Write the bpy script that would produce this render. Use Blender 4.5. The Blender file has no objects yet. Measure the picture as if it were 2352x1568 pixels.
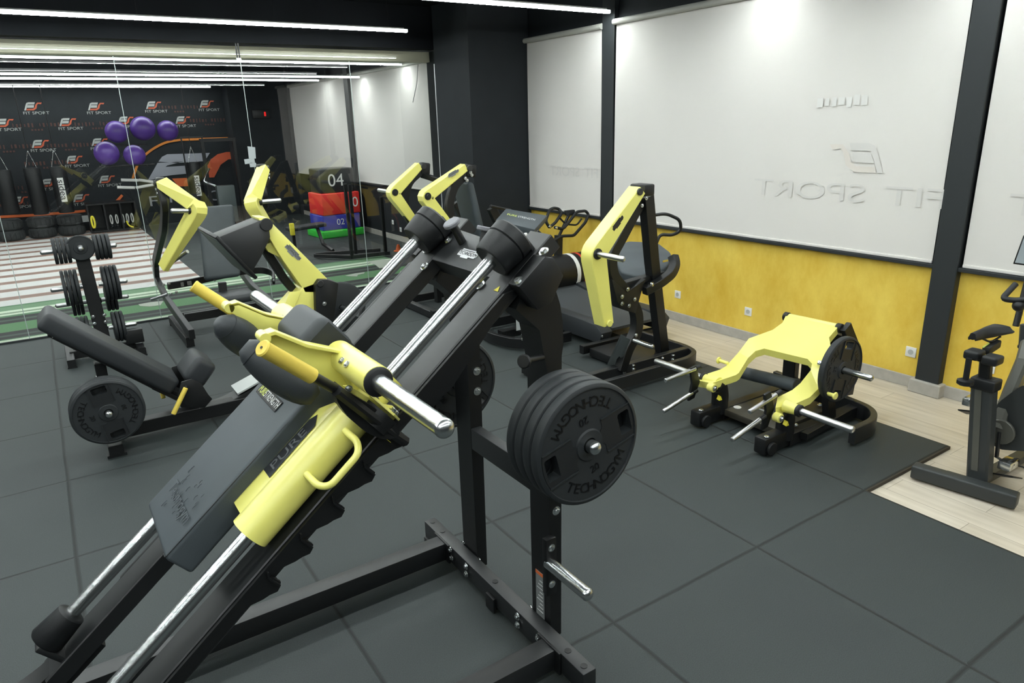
import bpy, bmesh, math, random
from mathutils import Vector, Matrix
random.seed(7)
V = Vector
PI = math.pi
scene = bpy.context.scene
C = scene.collection

# ------------------------------------------------------------------ camera, world, exposure
CAM_H = 2.14
FPX = 1601.75                                   # focal length in pixels of a 2352 px wide frame
YAW, PITCH, ROLL = math.radians(33.18544894), math.radians(17.4709678), math.radians(-1.67216368)
_F = V((math.sin(YAW)*math.cos(PITCH), math.cos(YAW)*math.cos(PITCH), -math.sin(PITCH)))
_R0 = V((math.cos(YAW), -math.sin(YAW), 0)); _U0 = _R0.cross(_F)
_R = _R0*math.cos(ROLL) + _U0*math.sin(ROLL)
_U = -_R0*math.sin(ROLL) + _U0*math.cos(ROLL)
cd = bpy.data.cameras.new('camera'); cam = bpy.data.objects.new('camera', cd); C.objects.link(cam)
cd.sensor_width = 36.0; cd.lens = FPX/2352*36.0; cd.clip_start = 0.05; cd.clip_end = 100
m = Matrix((( _R.x, _U.x, -_F.x, 0), (_R.y, _U.y, -_F.y, 0), (_R.z, _U.z, -_F.z, CAM_H), (0, 0, 0, 1)))
cam.matrix_world = m
scene.camera = cam
scene.view_settings.view_transform = 'Standard'
scene.view_settings.look = 'None'
scene.view_settings.exposure = 0.06
scene.view_settings.gamma = 1.0
scene.view_settings.use_curve_mapping = False
w = bpy.data.worlds.new('world'); scene.world = w; w.use_nodes = True
w.node_tree.nodes['Background'].inputs[0].default_value = (0.55, 0.62, 0.66, 1)
w.node_tree.nodes['Background'].inputs[1].default_value = 0.012

STRIP_E = 118.0                                  # emission strength of the light strips

def at(px, py, x=None, y=None, z=None):
    """Back-project a point of the 2352x1568 photograph onto the plane x=, y= or z=."""
    d = _F + _R*((px-1176)/FPX) - _U*((py-784)/FPX)
    if x is not None: t = x/d.x
    elif y is not None: t = y/d.y
    else: t = (z-CAM_H)/d.z
    return V((d.x*t, d.y*t, d.z*t + CAM_H))

# ------------------------------------------------------------------ materials
MAT = {}
def mat(name, col, rough=0.5, metal=0.0, spec=0.5, var=0.0, vscale=8.0, bump=0.0, bscale=300.0, emit=0.0, coat=0.0, rvar=0.0):
    if name in MAT: return MAT[name]
    mt = bpy.data.materials.new(name); mt.use_nodes = True
    nt = mt.node_tree; N = nt.nodes; L = nt.links; b = N['Principled BSDF']
    b.inputs['Base Color'].default_value = (*col, 1)
    b.inputs['Roughness'].default_value = rough; b.inputs['Metallic'].default_value = metal
    b.inputs['Specular IOR Level'].default_value = spec
    b.inputs['Coat Weight'].default_value = coat; b.inputs['Coat Roughness'].default_value = 0.32
    if emit:
        b.inputs['Emission Color'].default_value = (*col, 1); b.inputs['Emission Strength'].default_value = emit
    tc = N.new('ShaderNodeTexCoord')
    if var or rvar:
        nz = N.new('ShaderNodeTexNoise'); nz.inputs['Scale'].default_value = vscale; nz.inputs['Detail'].default_value = 6
        L.new(tc.outputs['Object'], nz.inputs['Vector'])
        if var:
            cr = N.new('ShaderNodeValToRGB')
            cr.color_ramp.elements[0].position = 0.3; cr.color_ramp.elements[1].position = 0.7
            cr.color_ramp.elements[0].color = (*[c*(1-var) for c in col], 1)
            cr.color_ramp.elements[1].color = (*[min(1, c*(1+var)) for c in col], 1)
            L.new(nz.outputs['Fac'], cr.inputs['Fac']); L.new(cr.outputs['Color'], b.inputs['Base Color'])
        if rvar:
            mr = N.new('ShaderNodeMapRange'); mr.inputs['To Min'].default_value = rough-rvar; mr.inputs['To Max'].default_value = rough+rvar
            L.new(nz.outputs['Fac'], mr.inputs['Value']); L.new(mr.outputs['Result'], b.inputs['Roughness'])
    if bump:
        n2 = N.new('ShaderNodeTexNoise'); n2.inputs['Scale'].default_value = bscale; n2.inputs['Detail'].default_value = 3
        bp = N.new('ShaderNodeBump'); bp.inputs['Strength'].default_value = bump; bp.inputs['Distance'].default_value = 0.002
        L.new(tc.outputs['Object'], n2.inputs['Vector']); L.new(n2.outputs['Fac'], bp.inputs['Height']); L.new(bp.outputs['Normal'], b.inputs['Normal'])
    MAT[name] = mt
    return mt

BLACK = mat('black_powder_coat', (0.0055, 0.006, 0.0066), 0.42, spec=0.45, bump=0.25, bscale=900)
SATIN = mat('black_satin_steel', (0.0075, 0.0085, 0.0095), 0.46, spec=0.75, bump=0.2, bscale=900)
RUBBER = mat('black_rubber', (0.007, 0.008, 0.009), 0.5, spec=0.45, var=0.2, vscale=20, bump=0.2, bscale=400)
PLATE = mat('plate_rubber', (0.019, 0.022, 0.024), 0.55, spec=0.4, bump=0.2, bscale=500)
DEEP = mat('plate_lettering_black', (0.0025, 0.0025, 0.003), 0.35, spec=0.5)
LEATHER = mat('charcoal_vinyl', (0.060, 0.072, 0.080), 0.5, spec=0.4, var=0.08, vscale=5, bump=0.35, bscale=700)
LEATHER_M = mat('dark_charcoal_vinyl', (0.032, 0.037, 0.041), 0.48, spec=0.4, bump=0.3, bscale=700)
LEATHER_D = mat('black_vinyl', (0.025, 0.028, 0.031), 0.45, spec=0.4, bump=0.3, bscale=700)
YELLOW = mat('yellow_paint', (0.84, 0.79, 0.19), 0.36, spec=0.6, coat=0.6, var=0.03, vscale=4)
GRIP = mat('yellow_grip_rubber', (0.74, 0.56, 0.09), 0.55, spec=0.4, var=0.05, vscale=30)
CHROME = mat('chrome', (0.60, 0.62, 0.62), 0.27, metal=1.0)
STEEL = mat('brushed_steel', (0.55, 0.56, 0.56), 0.30, metal=1.0)
ZINC = mat('zinc_bolt', (0.70, 0.72, 0.72), 0.25, metal=1.0)
WHITE = mat('white_plastic', (0.78, 0.78, 0.76), 0.4)
SILVER = mat('silver_badge', (0.62, 0.63, 0.64), 0.35, metal=0.3)
GREYST = mat('grey_sticker', (0.20, 0.21, 0.21), 0.5)
DARKST = mat('dark_sticker', (0.02, 0.022, 0.024), 0.22)
PRINT = mat('pale_print', (0.62, 0.63, 0.62), 0.5)
WARN = mat('warning_yellow', (0.85, 0.75, 0.05), 0.5)
ORANGE = mat('orange_print', (0.75, 0.16, 0.04), 0.55)
REDP = mat('red_print', (0.60, 0.05, 0.03), 0.55)
LIGHTM = mat('lamp_diffuser', (0.93, 1.0, 0.985), 0.5, emit=STRIP_E)
SIDEM = mat('lamp_side_lens', (0.92, 1.0, 0.97), 0.5, emit=1.8)
BODYW = mat('lamp_body_white', (0.7, 0.7, 0.7), 0.4)
CREAM = mat('cream_paint', (0.60, 0.57, 0.44), 0.6, var=0.03)
CEIL = mat('ceiling_black', (0.0035, 0.0045, 0.006), 0.85, spec=0.2, var=0.2, vscale=3)
WALLB = mat('wall_charcoal', (0.014, 0.017, 0.020), 0.75, spec=0.3, var=0.12, vscale=3, bump=0.2, bscale=200)
POST = mat('post_dark_grey', (0.022, 0.026, 0.028), 0.55, spec=0.4)
PURPLE = mat('purple_ball', (0.10, 0.045, 0.28), 0.38, spec=0.5)
STONE = mat('baseboard_stone', (0.42, 0.40, 0.36), 0.55, var=0.1, vscale=12)
VREDM = mat('red_vinyl', (0.75, 0.035, 0.03), 0.42)
VBLUE = mat('blue_vinyl', (0.04, 0.05, 0.38), 0.42)
VGREEN = mat('green_vinyl', (0.04, 0.52, 0.05), 0.45)
TEAL = mat('teal_plastic', (0.05, 0.3, 0.25), 0.5)

def blind_fabric():
    mt = mat('blind_fabric', (0.72, 0.72, 0.69), 0.85, spec=0.1)
    nt = mt.node_tree; N = nt.nodes; L = nt.links; b = N['Principled BSDF']
    tc = N.new('ShaderNodeTexCoord'); wv = N.new('ShaderNodeTexNoise'); wv.inputs['Scale'].default_value = 1.3
    cr = N.new('ShaderNodeValToRGB'); cr.color_ramp.elements[0].color = (0.70, 0.672, 0.643, 1); cr.color_ramp.elements[1].color = (0.735, 0.712, 0.675, 1)
    L.new(tc.outputs['Object'], wv.inputs['Vector']); L.new(wv.outputs['Fac'], cr.inputs['Fac']); L.new(cr.outputs['Color'], b.inputs['Base Color'])
    n2 = N.new('ShaderNodeTexNoise'); n2.inputs['Scale'].default_value = 500; bp = N.new('ShaderNodeBump'); bp.inputs['Strength'].default_value = 0.1
    bp.inputs['Distance'].default_value = 0.001
    L.new(tc.outputs['Object'], n2.inputs['Vector']); L.new(n2.outputs['Fac'], bp.inputs['Height']); L.new(bp.outputs['Normal'], b.inputs['Normal'])
    return mt
FABRIC = blind_fabric()

def yellow_wall():
    mt = bpy.data.materials.new('yellow_stucco'); mt.use_nodes = True
    nt = mt.node_tree; N = nt.nodes; L = nt.links; b = N['Principled BSDF']; b.inputs['Roughness'].default_value = 0.7
    tc = N.new('ShaderNodeTexCoord')
    mp = N.new('ShaderNodeMapping'); mp.inputs['Scale'].default_value = (1, 1, 0.6)
    n1 = N.new('ShaderNodeTexNoise'); n1.inputs['Scale'].default_value = 3.5; n1.inputs['Detail'].default_value = 8; n1.inputs['Roughness'].default_value = 0.65
    cr = N.new('ShaderNodeValToRGB')
    cr.color_ramp.elements[0].position = 0.30; cr.color_ramp.elements[0].color = (0.70, 0.45, 0.04, 1)
    cr.color_ramp.elements[1].position = 0.68; cr.color_ramp.elements[1].color = (0.86, 0.64, 0.11, 1)
    L.new(tc.outputs['Object'], mp.inputs['Vector']); L.new(mp.outputs['Vector'], n1.inputs['Vector'])
    L.new(n1.outputs['Fac'], cr.inputs['Fac']); L.new(cr.outputs['Color'], b.inputs['Base Color'])
    bp = N.new('ShaderNodeBump'); bp.inputs['Strength'].default_value = 0.2; bp.inputs['Distance'].default_value = 0.003
    n2 = N.new('ShaderNodeTexNoise'); n2.inputs['Scale'].default_value = 40; L.new(mp.outputs['Vector'], n2.inputs['Vector'])
    L.new(n2.outputs['Fac'], bp.inputs['Height']); L.new(bp.outputs['Normal'], b.inputs['Normal'])
    return mt
YWALL = yellow_wall()

def rubber_floor():
    mt = bpy.data.materials.new('rubber_tiles'); mt.use_nodes = True
    nt = mt.node_tree; N = nt.nodes; L = nt.links; b = N['Principled BSDF']
    b.inputs['Roughness'].default_value = 0.68; b.inputs['Specular IOR Level'].default_value = 0.55
    tc = N.new('ShaderNodeTexCoord'); sp = N.new('ShaderNodeSeparateXYZ'); L.new(tc.outputs['Object'], sp.inputs[0])
    def m_(op, a, bb=None, c=None):
        n = N.new('ShaderNodeMath'); n.operation = op
        for i, v in enumerate((a, bb, c)):
            if v is None: continue
            if isinstance(v, (int, float)): n.inputs[i].default_value = v
            else: L.new(v, n.inputs[i])
        return n.outputs[0]
    nz = N.new('ShaderNodeTexNoise'); nz.inputs['Scale'].default_value = 1.7; nz.inputs['Detail'].default_value = 4
    L.new(tc.outputs['Object'], nz.inputs['Vector'])
    def seam(s, off, size):
        wob = m_('MULTIPLY', m_('SUBTRACT', nz.outputs['Fac'], 0.5), 0.012)
        t = m_('ADD', m_('SUBTRACT', s, off), wob)
        f = m_('FRACT', m_('ADD', m_('DIVIDE', t, size), 100.5))
        d = m_('MULTIPLY', m_('ABSOLUTE', m_('SUBTRACT', f, 0.5)), size)
        return d
    dx = seam(sp.outputs['X'], -0.205, 0.985); dy = seam(sp.outputs['Y'], 1.935, 1.02)
    dm = m_('MINIMUM', dx, dy)
    line = N.new('ShaderNodeMapRange'); line.inputs['From Min'].default_value = 0.002; line.inputs['From Max'].default_value = 0.012; L.new(dm, line.inputs['Value'])
    # speckle of rubber granules and slow tonal drift
    n1 = N.new('ShaderNodeTexNoise'); n1.inputs['Scale'].default_value = 260; n1.inputs['Detail'].default_value = 2
    n3 = N.new('ShaderNodeTexNoise'); n3.inputs['Scale'].default_value = 1.1; n3.inputs['Detail'].default_value = 5
    for n in (n1, n3): L.new(tc.outputs['Object'], n.inputs['Vector'])
    cr = N.new('ShaderNodeValToRGB'); cr.color_ramp.elements[0].position = 0.25; cr.color_ramp.elements[1].position = 0.8
    cr.color_ramp.elements[0].color = (0.0115, 0.0165, 0.0170, 1); cr.color_ramp.elements[1].color = (0.040, 0.050, 0.0495, 1)
    L.new(n1.outputs['Fac'], cr.inputs['Fac'])
    c2 = N.new('ShaderNodeValToRGB'); c2.color_ramp.elements[0].color = (0.85, 0.85, 0.90, 1); c2.color_ramp.elements[1].color = (1.12, 1.14, 1.08, 1)
    L.new(n3.outputs['Fac'], c2.inputs['Fac'])
    mx = N.new('ShaderNodeMix'); mx.data_type = 'RGBA'; mx.blend_type = 'MULTIPLY'; mx.inputs[0].default_value = 1.0
    L.new(cr.outputs['Color'], mx.inputs[6]); L.new(c2.outputs['Color'], mx.inputs[7])
    m2 = N.new('ShaderNodeMix'); m2.data_type = 'RGBA'; L.new(line.outputs['Result'], m2.inputs[0])
    m2.inputs[6].default_value = (0.005, 0.007, 0.007, 1); L.new(mx.outputs[2], m2.inputs[7])
    L.new(m2.outputs[2], b.inputs['Base Color'])
    bp = N.new('ShaderNodeBump'); bp.inputs['Strength'].default_value = 0.5; bp.inputs['Distance'].default_value = 0.002
    L.new(n1.outputs['Fac'], bp.inputs['Height'])
    b2 = N.new('ShaderNodeBump'); b2.inputs['Strength'].default_value = 0.7; b2.inputs['Distance'].default_value = 0.006
    L.new(line.outputs['Result'], b2.inputs['Height']); L.new(bp.outputs['Normal'], b2.inputs['Normal']); L.new(b2.outputs['Normal'], b.inputs['Normal'])
    return mt
TILES = rubber_floor()

def laminate():
    mt = bpy.data.materials.new('pale_laminate'); mt.use_nodes = True
    nt = mt.node_tree; N = nt.nodes; L = nt.links; b = N['Principled BSDF']; b.inputs['Roughness'].default_value = 0.42
    tc = N.new('ShaderNodeTexCoord'); mp = N.new('ShaderNodeMapping'); mp.inputs['Rotation'].default_value = (0, 0, PI/2)
    L.new(tc.outputs['Object'], mp.inputs['Vector'])
    br = N.new('ShaderNodeTexBrick'); br.inputs['Scale'].default_value = 1.0; br.offset = 0.37
    br.inputs['Brick Width'].default_value = 1.25; br.inputs['Row Height'].default_value = 0.19; br.inputs['Mortar Size'].default_value = 0.0018
    br.inputs['Color1'].default_value = (0.56, 0.50, 0.41, 1); br.inputs['Color2'].default_value = (0.63, 0.57, 0.48, 1); br.inputs['Mortar'].default_value = (0.30, 0.26, 0.2, 1)
    L.new(mp.outputs['Vector'], br.inputs['Vector'])
    m3 = N.new('ShaderNodeMapping'); m3.inputs['Scale'].default_value = (9, 0.8, 1); nz = N.new('ShaderNodeTexNoise'); nz.inputs['Scale'].default_value = 2.5; nz.inputs['Detail'].default_value = 8
    L.new(tc.outputs['Object'], m3.inputs['Vector']); L.new(m3.outputs['Vector'], nz.inputs['Vector'])
    cr = N.new('ShaderNodeValToRGB'); cr.color_ramp.elements[0].position = 0.3; cr.color_ramp.elements[1].position = 0.75
    cr.color_ramp.elements[0].color = (0.82, 0.80, 0.76, 1); cr.color_ramp.elements[1].color = (1.06, 1.06, 1.05, 1)
    L.new(nz.outputs['Fac'], cr.inputs['Fac'])
    mx = N.new('ShaderNodeMix'); mx.data_type = 'RGBA'; mx.blend_type = 'MULTIPLY'; mx.inputs[0].default_value = 1.0
    L.new(br.outputs['Color'], mx.inputs[6]); L.new(cr.outputs['Color'], mx.inputs[7]); L.new(mx.outputs[2], b.inputs['Base Color'])
    return mt
LAMI = laminate()

def bands(name, axis, stops, rough=0.7, period=None, off=0.0, noise=0.0):
    """Stripes across one object axis: stops = [(position, colour)...], constant in between."""
    mt = bpy.data.materials.new(name); mt.use_nodes = True
    nt = mt.node_tree; N = nt.nodes; L = nt.links; b = N['Principled BSDF']; b.inputs['Roughness'].default_value = rough
    tc = N.new('ShaderNodeTexCoord'); sp = N.new('ShaderNodeSeparateXYZ'); L.new(tc.outputs['Object'], sp.inputs[0])
    src = sp.outputs[axis]
    lo, hi = stops[0][0], stops[-1][0]
    if period:
        a = N.new('ShaderNodeMath'); a.operation = 'SUBTRACT'; L.new(src, a.inputs[0]); a.inputs[1].default_value = off
        d = N.new('ShaderNodeMath'); d.operation = 'DIVIDE'; L.new(a.outputs[0], d.inputs[0]); d.inputs[1].default_value = period
        f = N.new('ShaderNodeMath'); f.operation = 'FRACT'; L.new(d.outputs[0], f.inputs[0]); val = f.outputs[0]
    else:
        mr = N.new('ShaderNodeMapRange'); mr.inputs['From Min'].default_value = lo; mr.inputs['From Max'].default_value = hi
        L.new(src, mr.inputs['Value']); val = mr.outputs['Result']
    cr = N.new('ShaderNodeValToRGB'); cr.color_ramp.interpolation = 'CONSTANT'
    els = cr.color_ramp.elements
    while len(els) > 1: els.remove(els[-1])
    for i, (p, c) in enumerate(stops[:-1] if not period else stops):
        q = p if period else (p-lo)/(hi-lo)
        e = els[0] if i == 0 else els.new(q)
        e.position = q; e.color = (*c, 1)
    L.new(val, cr.inputs['Fac'])
    nz = N.new('ShaderNodeTexNoise'); nz.inputs['Scale'].default_value = 60; nz.inputs['Detail'].default_value = 3; L.new(tc.outputs['Object'], nz.inputs['Vector'])
    mr2 = N.new('ShaderNodeMapRange'); mr2.inputs['To Min'].default_value = 1-noise; mr2.inputs['To Max'].default_value = 1+noise; L.new(nz.outputs['Fac'], mr2.inputs['Value'])
    mx = N.new('ShaderNodeMix'); mx.data_type = 'RGBA'; mx.blend_type = 'MULTIPLY'; mx.inputs[0].default_value = 1.0
    L.new(cr.outputs['Color'], mx.inputs[6]); L.new(mr2.outputs['Result'], mx.inputs[7]); L.new(mx.outputs[2], b.inputs['Base Color'])
    return mt

def glass():
    mt = bpy.data.materials.new('clear_glass'); mt.use_nodes = True
    nt = mt.node_tree; N = nt.nodes; L = nt.links; N.clear()
    out = N.new('ShaderNodeOutputMaterial'); tr = N.new('ShaderNodeBsdfTransparent'); gl = N.new('ShaderNodeBsdfGlossy'); fr = N.new('ShaderNodeFresnel'); mx = N.new('ShaderNodeMixShader')
    tr.inputs[0].default_value = (0.97, 0.985, 0.975, 1); gl.inputs[0].default_value = (1, 1, 1, 1); gl.inputs['Roughness'].default_value = 0.0
    fr.inputs['IOR'].default_value = 1.75
    L.new(fr.outputs[0], mx.inputs[0]); L.new(tr.outputs[0], mx.inputs[1]); L.new(gl.outputs[0], mx.inputs[2]); L.new(mx.outputs[0], out.inputs[0])
    return mt
GLASS = glass()

# ------------------------------------------------------------------ mesh helpers
def frame_of(d, side=None):
    d = d.normalized()
    s = V(side) if side is not None else (V((0, 0, 1)) if abs(d.z) < 0.9 else V((0, 1, 0)))
    a = (s - d*s.dot(d)).normalized()
    return a, d.cross(a)

def rounded(pts, r, n=5, closed=False):
    """Round the corners of a polyline with arcs of about radius r."""
    pts = [V(p) for p in pts]; out = []
    N = len(pts)
    for i, p in enumerate(pts):
        if not closed and i in (0, N-1): out.append(p); continue
        a, b = pts[(i-1) % N], pts[(i+1) % N]
        la, lb = (a-p).length, (b-p).length
        k = min(r, la*0.48, lb*0.48)
        p0, p1 = p+(a-p).normalized()*k, p+(b-p).normalized()*k
        for j in range(n+1):
            t = j/n; out.append(p0*(1-t)**2 + p*2*t*(1-t) + p1*t*t)
    return out

class MB:
    def __init__(s): s.bm = bmesh.new()
    def vs(s, pts): return [s.bm.verts.new(V(p)) for p in pts]
    def face(s, pts):
        try: return s.bm.faces.new(s.vs(pts))
        except ValueError: return None
    def obox(s, c, ux, uy, uz, bev=0.0, seg=2):
        """Oriented box with half-size vectors ux, uy, uz."""
        c, ux, uy, uz = V(c), V(ux), V(uy), V(uz)
        lx, ly, lz = ux.length, uy.length, uz.length
        b = bmesh.new(); bmesh.ops.create_cube(b, size=2)
        for v in b.verts: v.co = V((v.co.x*lx, v.co.y*ly, v.co.z*lz))
        if bev: bmesh.ops.bevel(b, geom=list(b.edges), offset=min(bev, lx*.98, ly*.98, lz*.98), segments=seg, profile=0.5, affect='EDGES')
        X, Y, Z = ux.normalized(), uy.normalized(), uz.normalized()
        flip = X.cross(Y).dot(Z) < 0
        for v in b.verts: v.co = c + X*v.co.x + Y*v.co.y + Z*v.co.z
        if flip: bmesh.ops.reverse_faces(b, faces=b.faces)
        me = bpy.data.meshes.new('t'); b.to_mesh(me); b.free(); s.bm.from_mesh(me); bpy.data.meshes.remove(me)
        return s
    def box(s, x0, x1, y0, y1, z0, z1, bev=0.0, seg=2):
        return s.obox(((x0+x1)/2, (y0+y1)/2, (z0+z1)/2), (abs(x1-x0)/2, 0, 0), (0, abs(y1-y0)/2, 0), (0, 0, abs(z1-z0)/2), bev, seg)
    def prism(s, pts, vec, bev=0.0):
        """Polygon pts (any plane, may be concave) pushed along vec."""
        b = bmesh.new(); vec = V(vec); n = len(pts)
        A = [b.verts.new(V(p)) for p in pts]; B = [b.verts.new(V(p)+vec) for p in pts]
        b.faces.new(A[::-1]); b.faces.new(B)
        for i in range(n): b.faces.new((A[i], A[(i+1) % n], B[(i+1) % n], B[i]))
        bmesh.ops.recalc_face_normals(b, faces=b.faces)
        if bev: bmesh.ops.bevel(b, geom=list(b.edges), offset=bev, segments=2, profile=0.5, affect='EDGES')
        bmesh.ops.triangulate(b, faces=[x for x in b.faces if len(x.verts) > 4])
        me = bpy.data.meshes.new('t'); b.to_mesh(me); b.free(); s.bm.from_mesh(me); bpy.data.meshes.remove(me)
        return s
    def ring_loft(s, rings, cap=True, closed=False):
        R = [[s.bm.verts.new(p) for p in r] for r in rings]; n = len(R[0])
        for i in range(len(R)-(0 if closed else 1)):
            a, b = R[i], R[(i+1) % len(R)]
            for j in range(n):
                k = (j+1) % n; s.bm.faces.new((a[j], a[k], b[k], b[j]))
        if cap and not closed: s.bm.faces.new(R[0][::-1]); s.bm.faces.new(R[-1])
        return s
    def tube(s, pts, r, seg=12, closed=False, cap=True):
        pts = [V(p) for p in pts]; N = len(pts); rings = []; a = None
        for i, p in enumerate(pts):
            if closed: d = pts[(i+1) % N]-pts[i-1]
            else: d = pts[min(i+1, N-1)]-pts[max(i-1, 0)]
            d.normalize()
            if a is None: a, b = frame_of(d)
            else: a = (a-d*a.dot(d)).normalized(); b = d.cross(a)
            rr = r[i] if isinstance(r, (list, tuple)) else r
            rings.append([p+a*(rr*math.cos(2*PI*j/seg))+b*(rr*math.sin(2*PI*j/seg)) for j in range(seg)])
        return s.ring_loft(rings, cap, closed)
    def cyl(s, p, q, r, r2=None, seg=24, cham=0.0):
        p, q = V(p), V(q); r2 = r if r2 is None else r2; d = (q-p).normalized()
        if cham: return s.tube([p, p+d*cham, q-d*cham, q], [r-cham, r, r2, r2-cham], seg)
        return s.tube([p, q], [r, r2], seg)
    def bar(s, pts, w, h, side=None, bev=0.0):
        """Rectangular bar along a polyline: w across `side`, h across the third direction. w, h may be lists."""
        pts = [V(p) for p in pts]; N = len(pts); rings = []
        side = V(side) if side is not None else V((0, 0, 1))
        for i, p in enumerate(pts):
            d0 = (pts[i]-pts[i-1]).normalized() if i else None
            d1 = (pts[i+1]-pts[i]).normalized() if i < N-1 else None
            d = ((d0 or d1)+(d1 or d0)).normalized()
            a = (side-d*side.dot(d)).normalized(); b = d.cross(a)
            k = 1.0
            if d0 is not None and d1 is not None: k = 1/max(0.35, d.dot(d1))
            ww = (w[i] if isinstance(w, (list, tuple)) else w)/2; hh = (h[i] if isinstance(h, (list, tuple)) else h)/2*k
            if bev:
                e = min(bev, ww*.9, hh*.9)
                rings.append([p+a*x+b*y for x, y in ((ww, hh-e), (ww-e, hh), (-ww+e, hh), (-ww, hh-e), (-ww, -hh+e), (-ww+e, -hh), (ww-e, -hh), (ww, -hh+e))])
            else: rings.append([p+a*ww+b*hh, p-a*ww+b*hh, p-a*ww-b*hh, p+a*ww-b*hh])
        return s.ring_loft(rings)
    def bolt(s, p, d, r=0.012, h=0.01):
        p, d = V(p), V(d).normalized()
        s.tube([p, p+d*h*0.25], r*1.5, 14)
        s.tube([p+d*h*0.25, p+d*h*0.8, p+d*h], [r, r, r*0.75], 6)
        return s
    def dome(s, p, d, r, h=None, seg=16):
        p, d = V(p), V(d).normalized(); h = h or r
        pts, rs = [], []
        for i in range(7):
            t = i/6*PI/2; pts.append(p+d*h*math.sin(t)); rs.append(max(r*math.cos(t), r*0.02))
        return s.tube(pts, rs, seg)
    def sphere(s, c, r, seg=32):
        b = bmesh.new(); bmesh.ops.create_uvsphere(b, u_segments=seg, v_segments=seg//2, radius=r)
        for v in b.verts: v.co += V(c)
        me = bpy.data.meshes.new('t'); b.to_mesh(me); b.free(); s.bm.from_mesh(me); bpy.data.meshes.remove(me)
        return s
    def lathe(s, prof, c=(0, 0, 0), ax=(0, 0, 1), seg=48):
        """prof: list of (radius, height) swept about axis ax through c."""
        a, b = frame_of(V(ax)); d = V(ax).normalized(); c = V(c)
        rings = [[c+d*h+a*(max(r, 1e-4)*math.cos(2*PI*j/seg))+b*(max(r, 1e-4)*math.sin(2*PI*j/seg)) for j in range(seg)] for r, h in prof]
        return s.ring_loft(rings, cap=True)
    def text(s, body, size, loc, xdir, ydir, depth=0.0, align='CENTER', squash=1.0):
        cu = bpy.data.curves.new('t', 'FONT'); cu.body = body; cu.size = size; cu.align_x = align; cu.align_y = 'CENTER'; cu.extrude = depth
        ob = bpy.data.objects.new('t', cu); C.objects.link(ob)
        me = bpy.data.meshes.new_from_object(ob.evaluated_get(bpy.context.evaluated_depsgraph_get()))
        X, Y = V(xdir).normalized(), V(ydir).normalized(); Y = (Y-X*Y.dot(X)).normalized(); Z = X.cross(Y); L = V(loc)
        for v in me.vertices: v.co = L + X*(v.co.x*squash) + Y*v.co.y + Z*v.co.z
        s.bm.from_mesh(me); bpy.data.meshes.remove(me); bpy.data.objects.remove(ob); bpy.data.curves.remove(cu)
        return s
    def arc_text(s, body, size, c, X, Y, rad, a0, a1, depth=0.0, inward=False):
        """Characters along a circle from angle a0 to a1 (radians, in the X/Y plane)."""
        n = len(body)
        for i, ch in enumerate(body):
            t = a0+(a1-a0)*(i+.5)/n
            rd = X*math.cos(t)+Y*math.sin(t); tg = (-X*math.sin(t)+Y*math.cos(t))*(1 if a1 > a0 else -1)
            up = -rd if a1 > a0 else rd
            s.text(ch, size, V(c)+rd*rad, tg, up, depth)
        return s
    def xf(s, M):
        bmesh.ops.transform(s.bm, matrix=M, verts=s.bm.verts); return s
    def build(s, name, material, parent=None, smooth=35, bev=0.0):
        me = bpy.data.meshes.new(name)
        if bev:
            pass
        s.bm.normal_update(); s.bm.to_mesh(me)
        co = [v.co.copy() for v in me.vertices]
        s.bm.free()
        o = bpy.data.objects.new(name, me)
        if parent is not None:
            base = world_loc(parent); 
        elif co:
            base = V((min(c.x for c in co)*.5+max(c.x for c in co)*.5, min(c.y for c in co)*.5+max(c.y for c in co)*.5, min(c.z for c in co)))
        else: base = V((0, 0, 0))
        for v in me.vertices: v.co -= base
        if parent is not None: o.parent = parent; o['_wl'] = list(base)
        else: o.location = base; o['_wl'] = list(base)
        me.materials.append(material)
        if smooth:
            for p in me.polygons: p.use_smooth = True
            try: me.set_sharp_from_angle(angle=math.radians(smooth))
            except Exception: pass
        C.objects.link(o)
        return o

def world_loc(o):
    return V(o['_wl'])
def tag(o, label=None, cat=None, group=None, kind=None):
    if label: o['label'] = label
    if cat: o['category'] = cat
    if group: o['group'] = group
    if kind: o['kind'] = kind
    return o
def thing(name, loc, label, cat, group=None):
    o = bpy.data.objects.new(name, None); C.objects.link(o); o.location = V(loc); o['_wl'] = list(V(loc))
    o.empty_display_size = 0.1
    return tag(o, label, cat, group)
def struct(name, mb, material, parent=None, smooth=0):
    o = mb.build(name, material, parent, smooth)
    if parent is None: o['kind'] = 'structure'
    return o
def copy_tree(o, parent=None):
    c = o.copy(); C.objects.link(c); c.parent = parent
    for ch in list(o.children): copy_tree(ch, c)
    return c

# ------------------------------------------------------------------ the room
WX = 5.63          # window wall
GY = 9.05          # glass partition
BY = 19.05         # far wall of the second room
CZ = 3.62          # ceiling
TX, TX0, TY, TY0 = 0.985, -0.205, 1.02, 1.935

mb = MB(); mb.box(-5, WX+0.3, -4, BY+0.3, -0.12, -0.022); struct('floor', mb, LAMI)
mb = MB()
x2, x3 = TX0+TX*4, TX0+TX*5
mb.prism([(-5, -4, -0.022), (x2, -4, -0.022), (x2, TY0, -0.022), (x3, TY0, -0.022), (x3, GY-0.0, -0.022), (-5, GY-0.0, -0.022)], (0, 0, 0.022))
def world_build(mb, name, material, smooth=0):          # keeps world coordinates as object coordinates
    me = bpy.data.meshes.new(name); mb.bm.to_mesh(me); mb.bm.free(); me.materials.append(material)
    o = bpy.data.objects.new(name, me); C.objects.link(o); o['_wl'] = [0, 0, 0]
    if smooth:
        for p in me.polygons: p.use_smooth = True
        me.set_sharp_from_angle(angle=math.radians(smooth))
    return o
tag(world_build(mb, 'floor_1', TILES), kind='structure')
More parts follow.
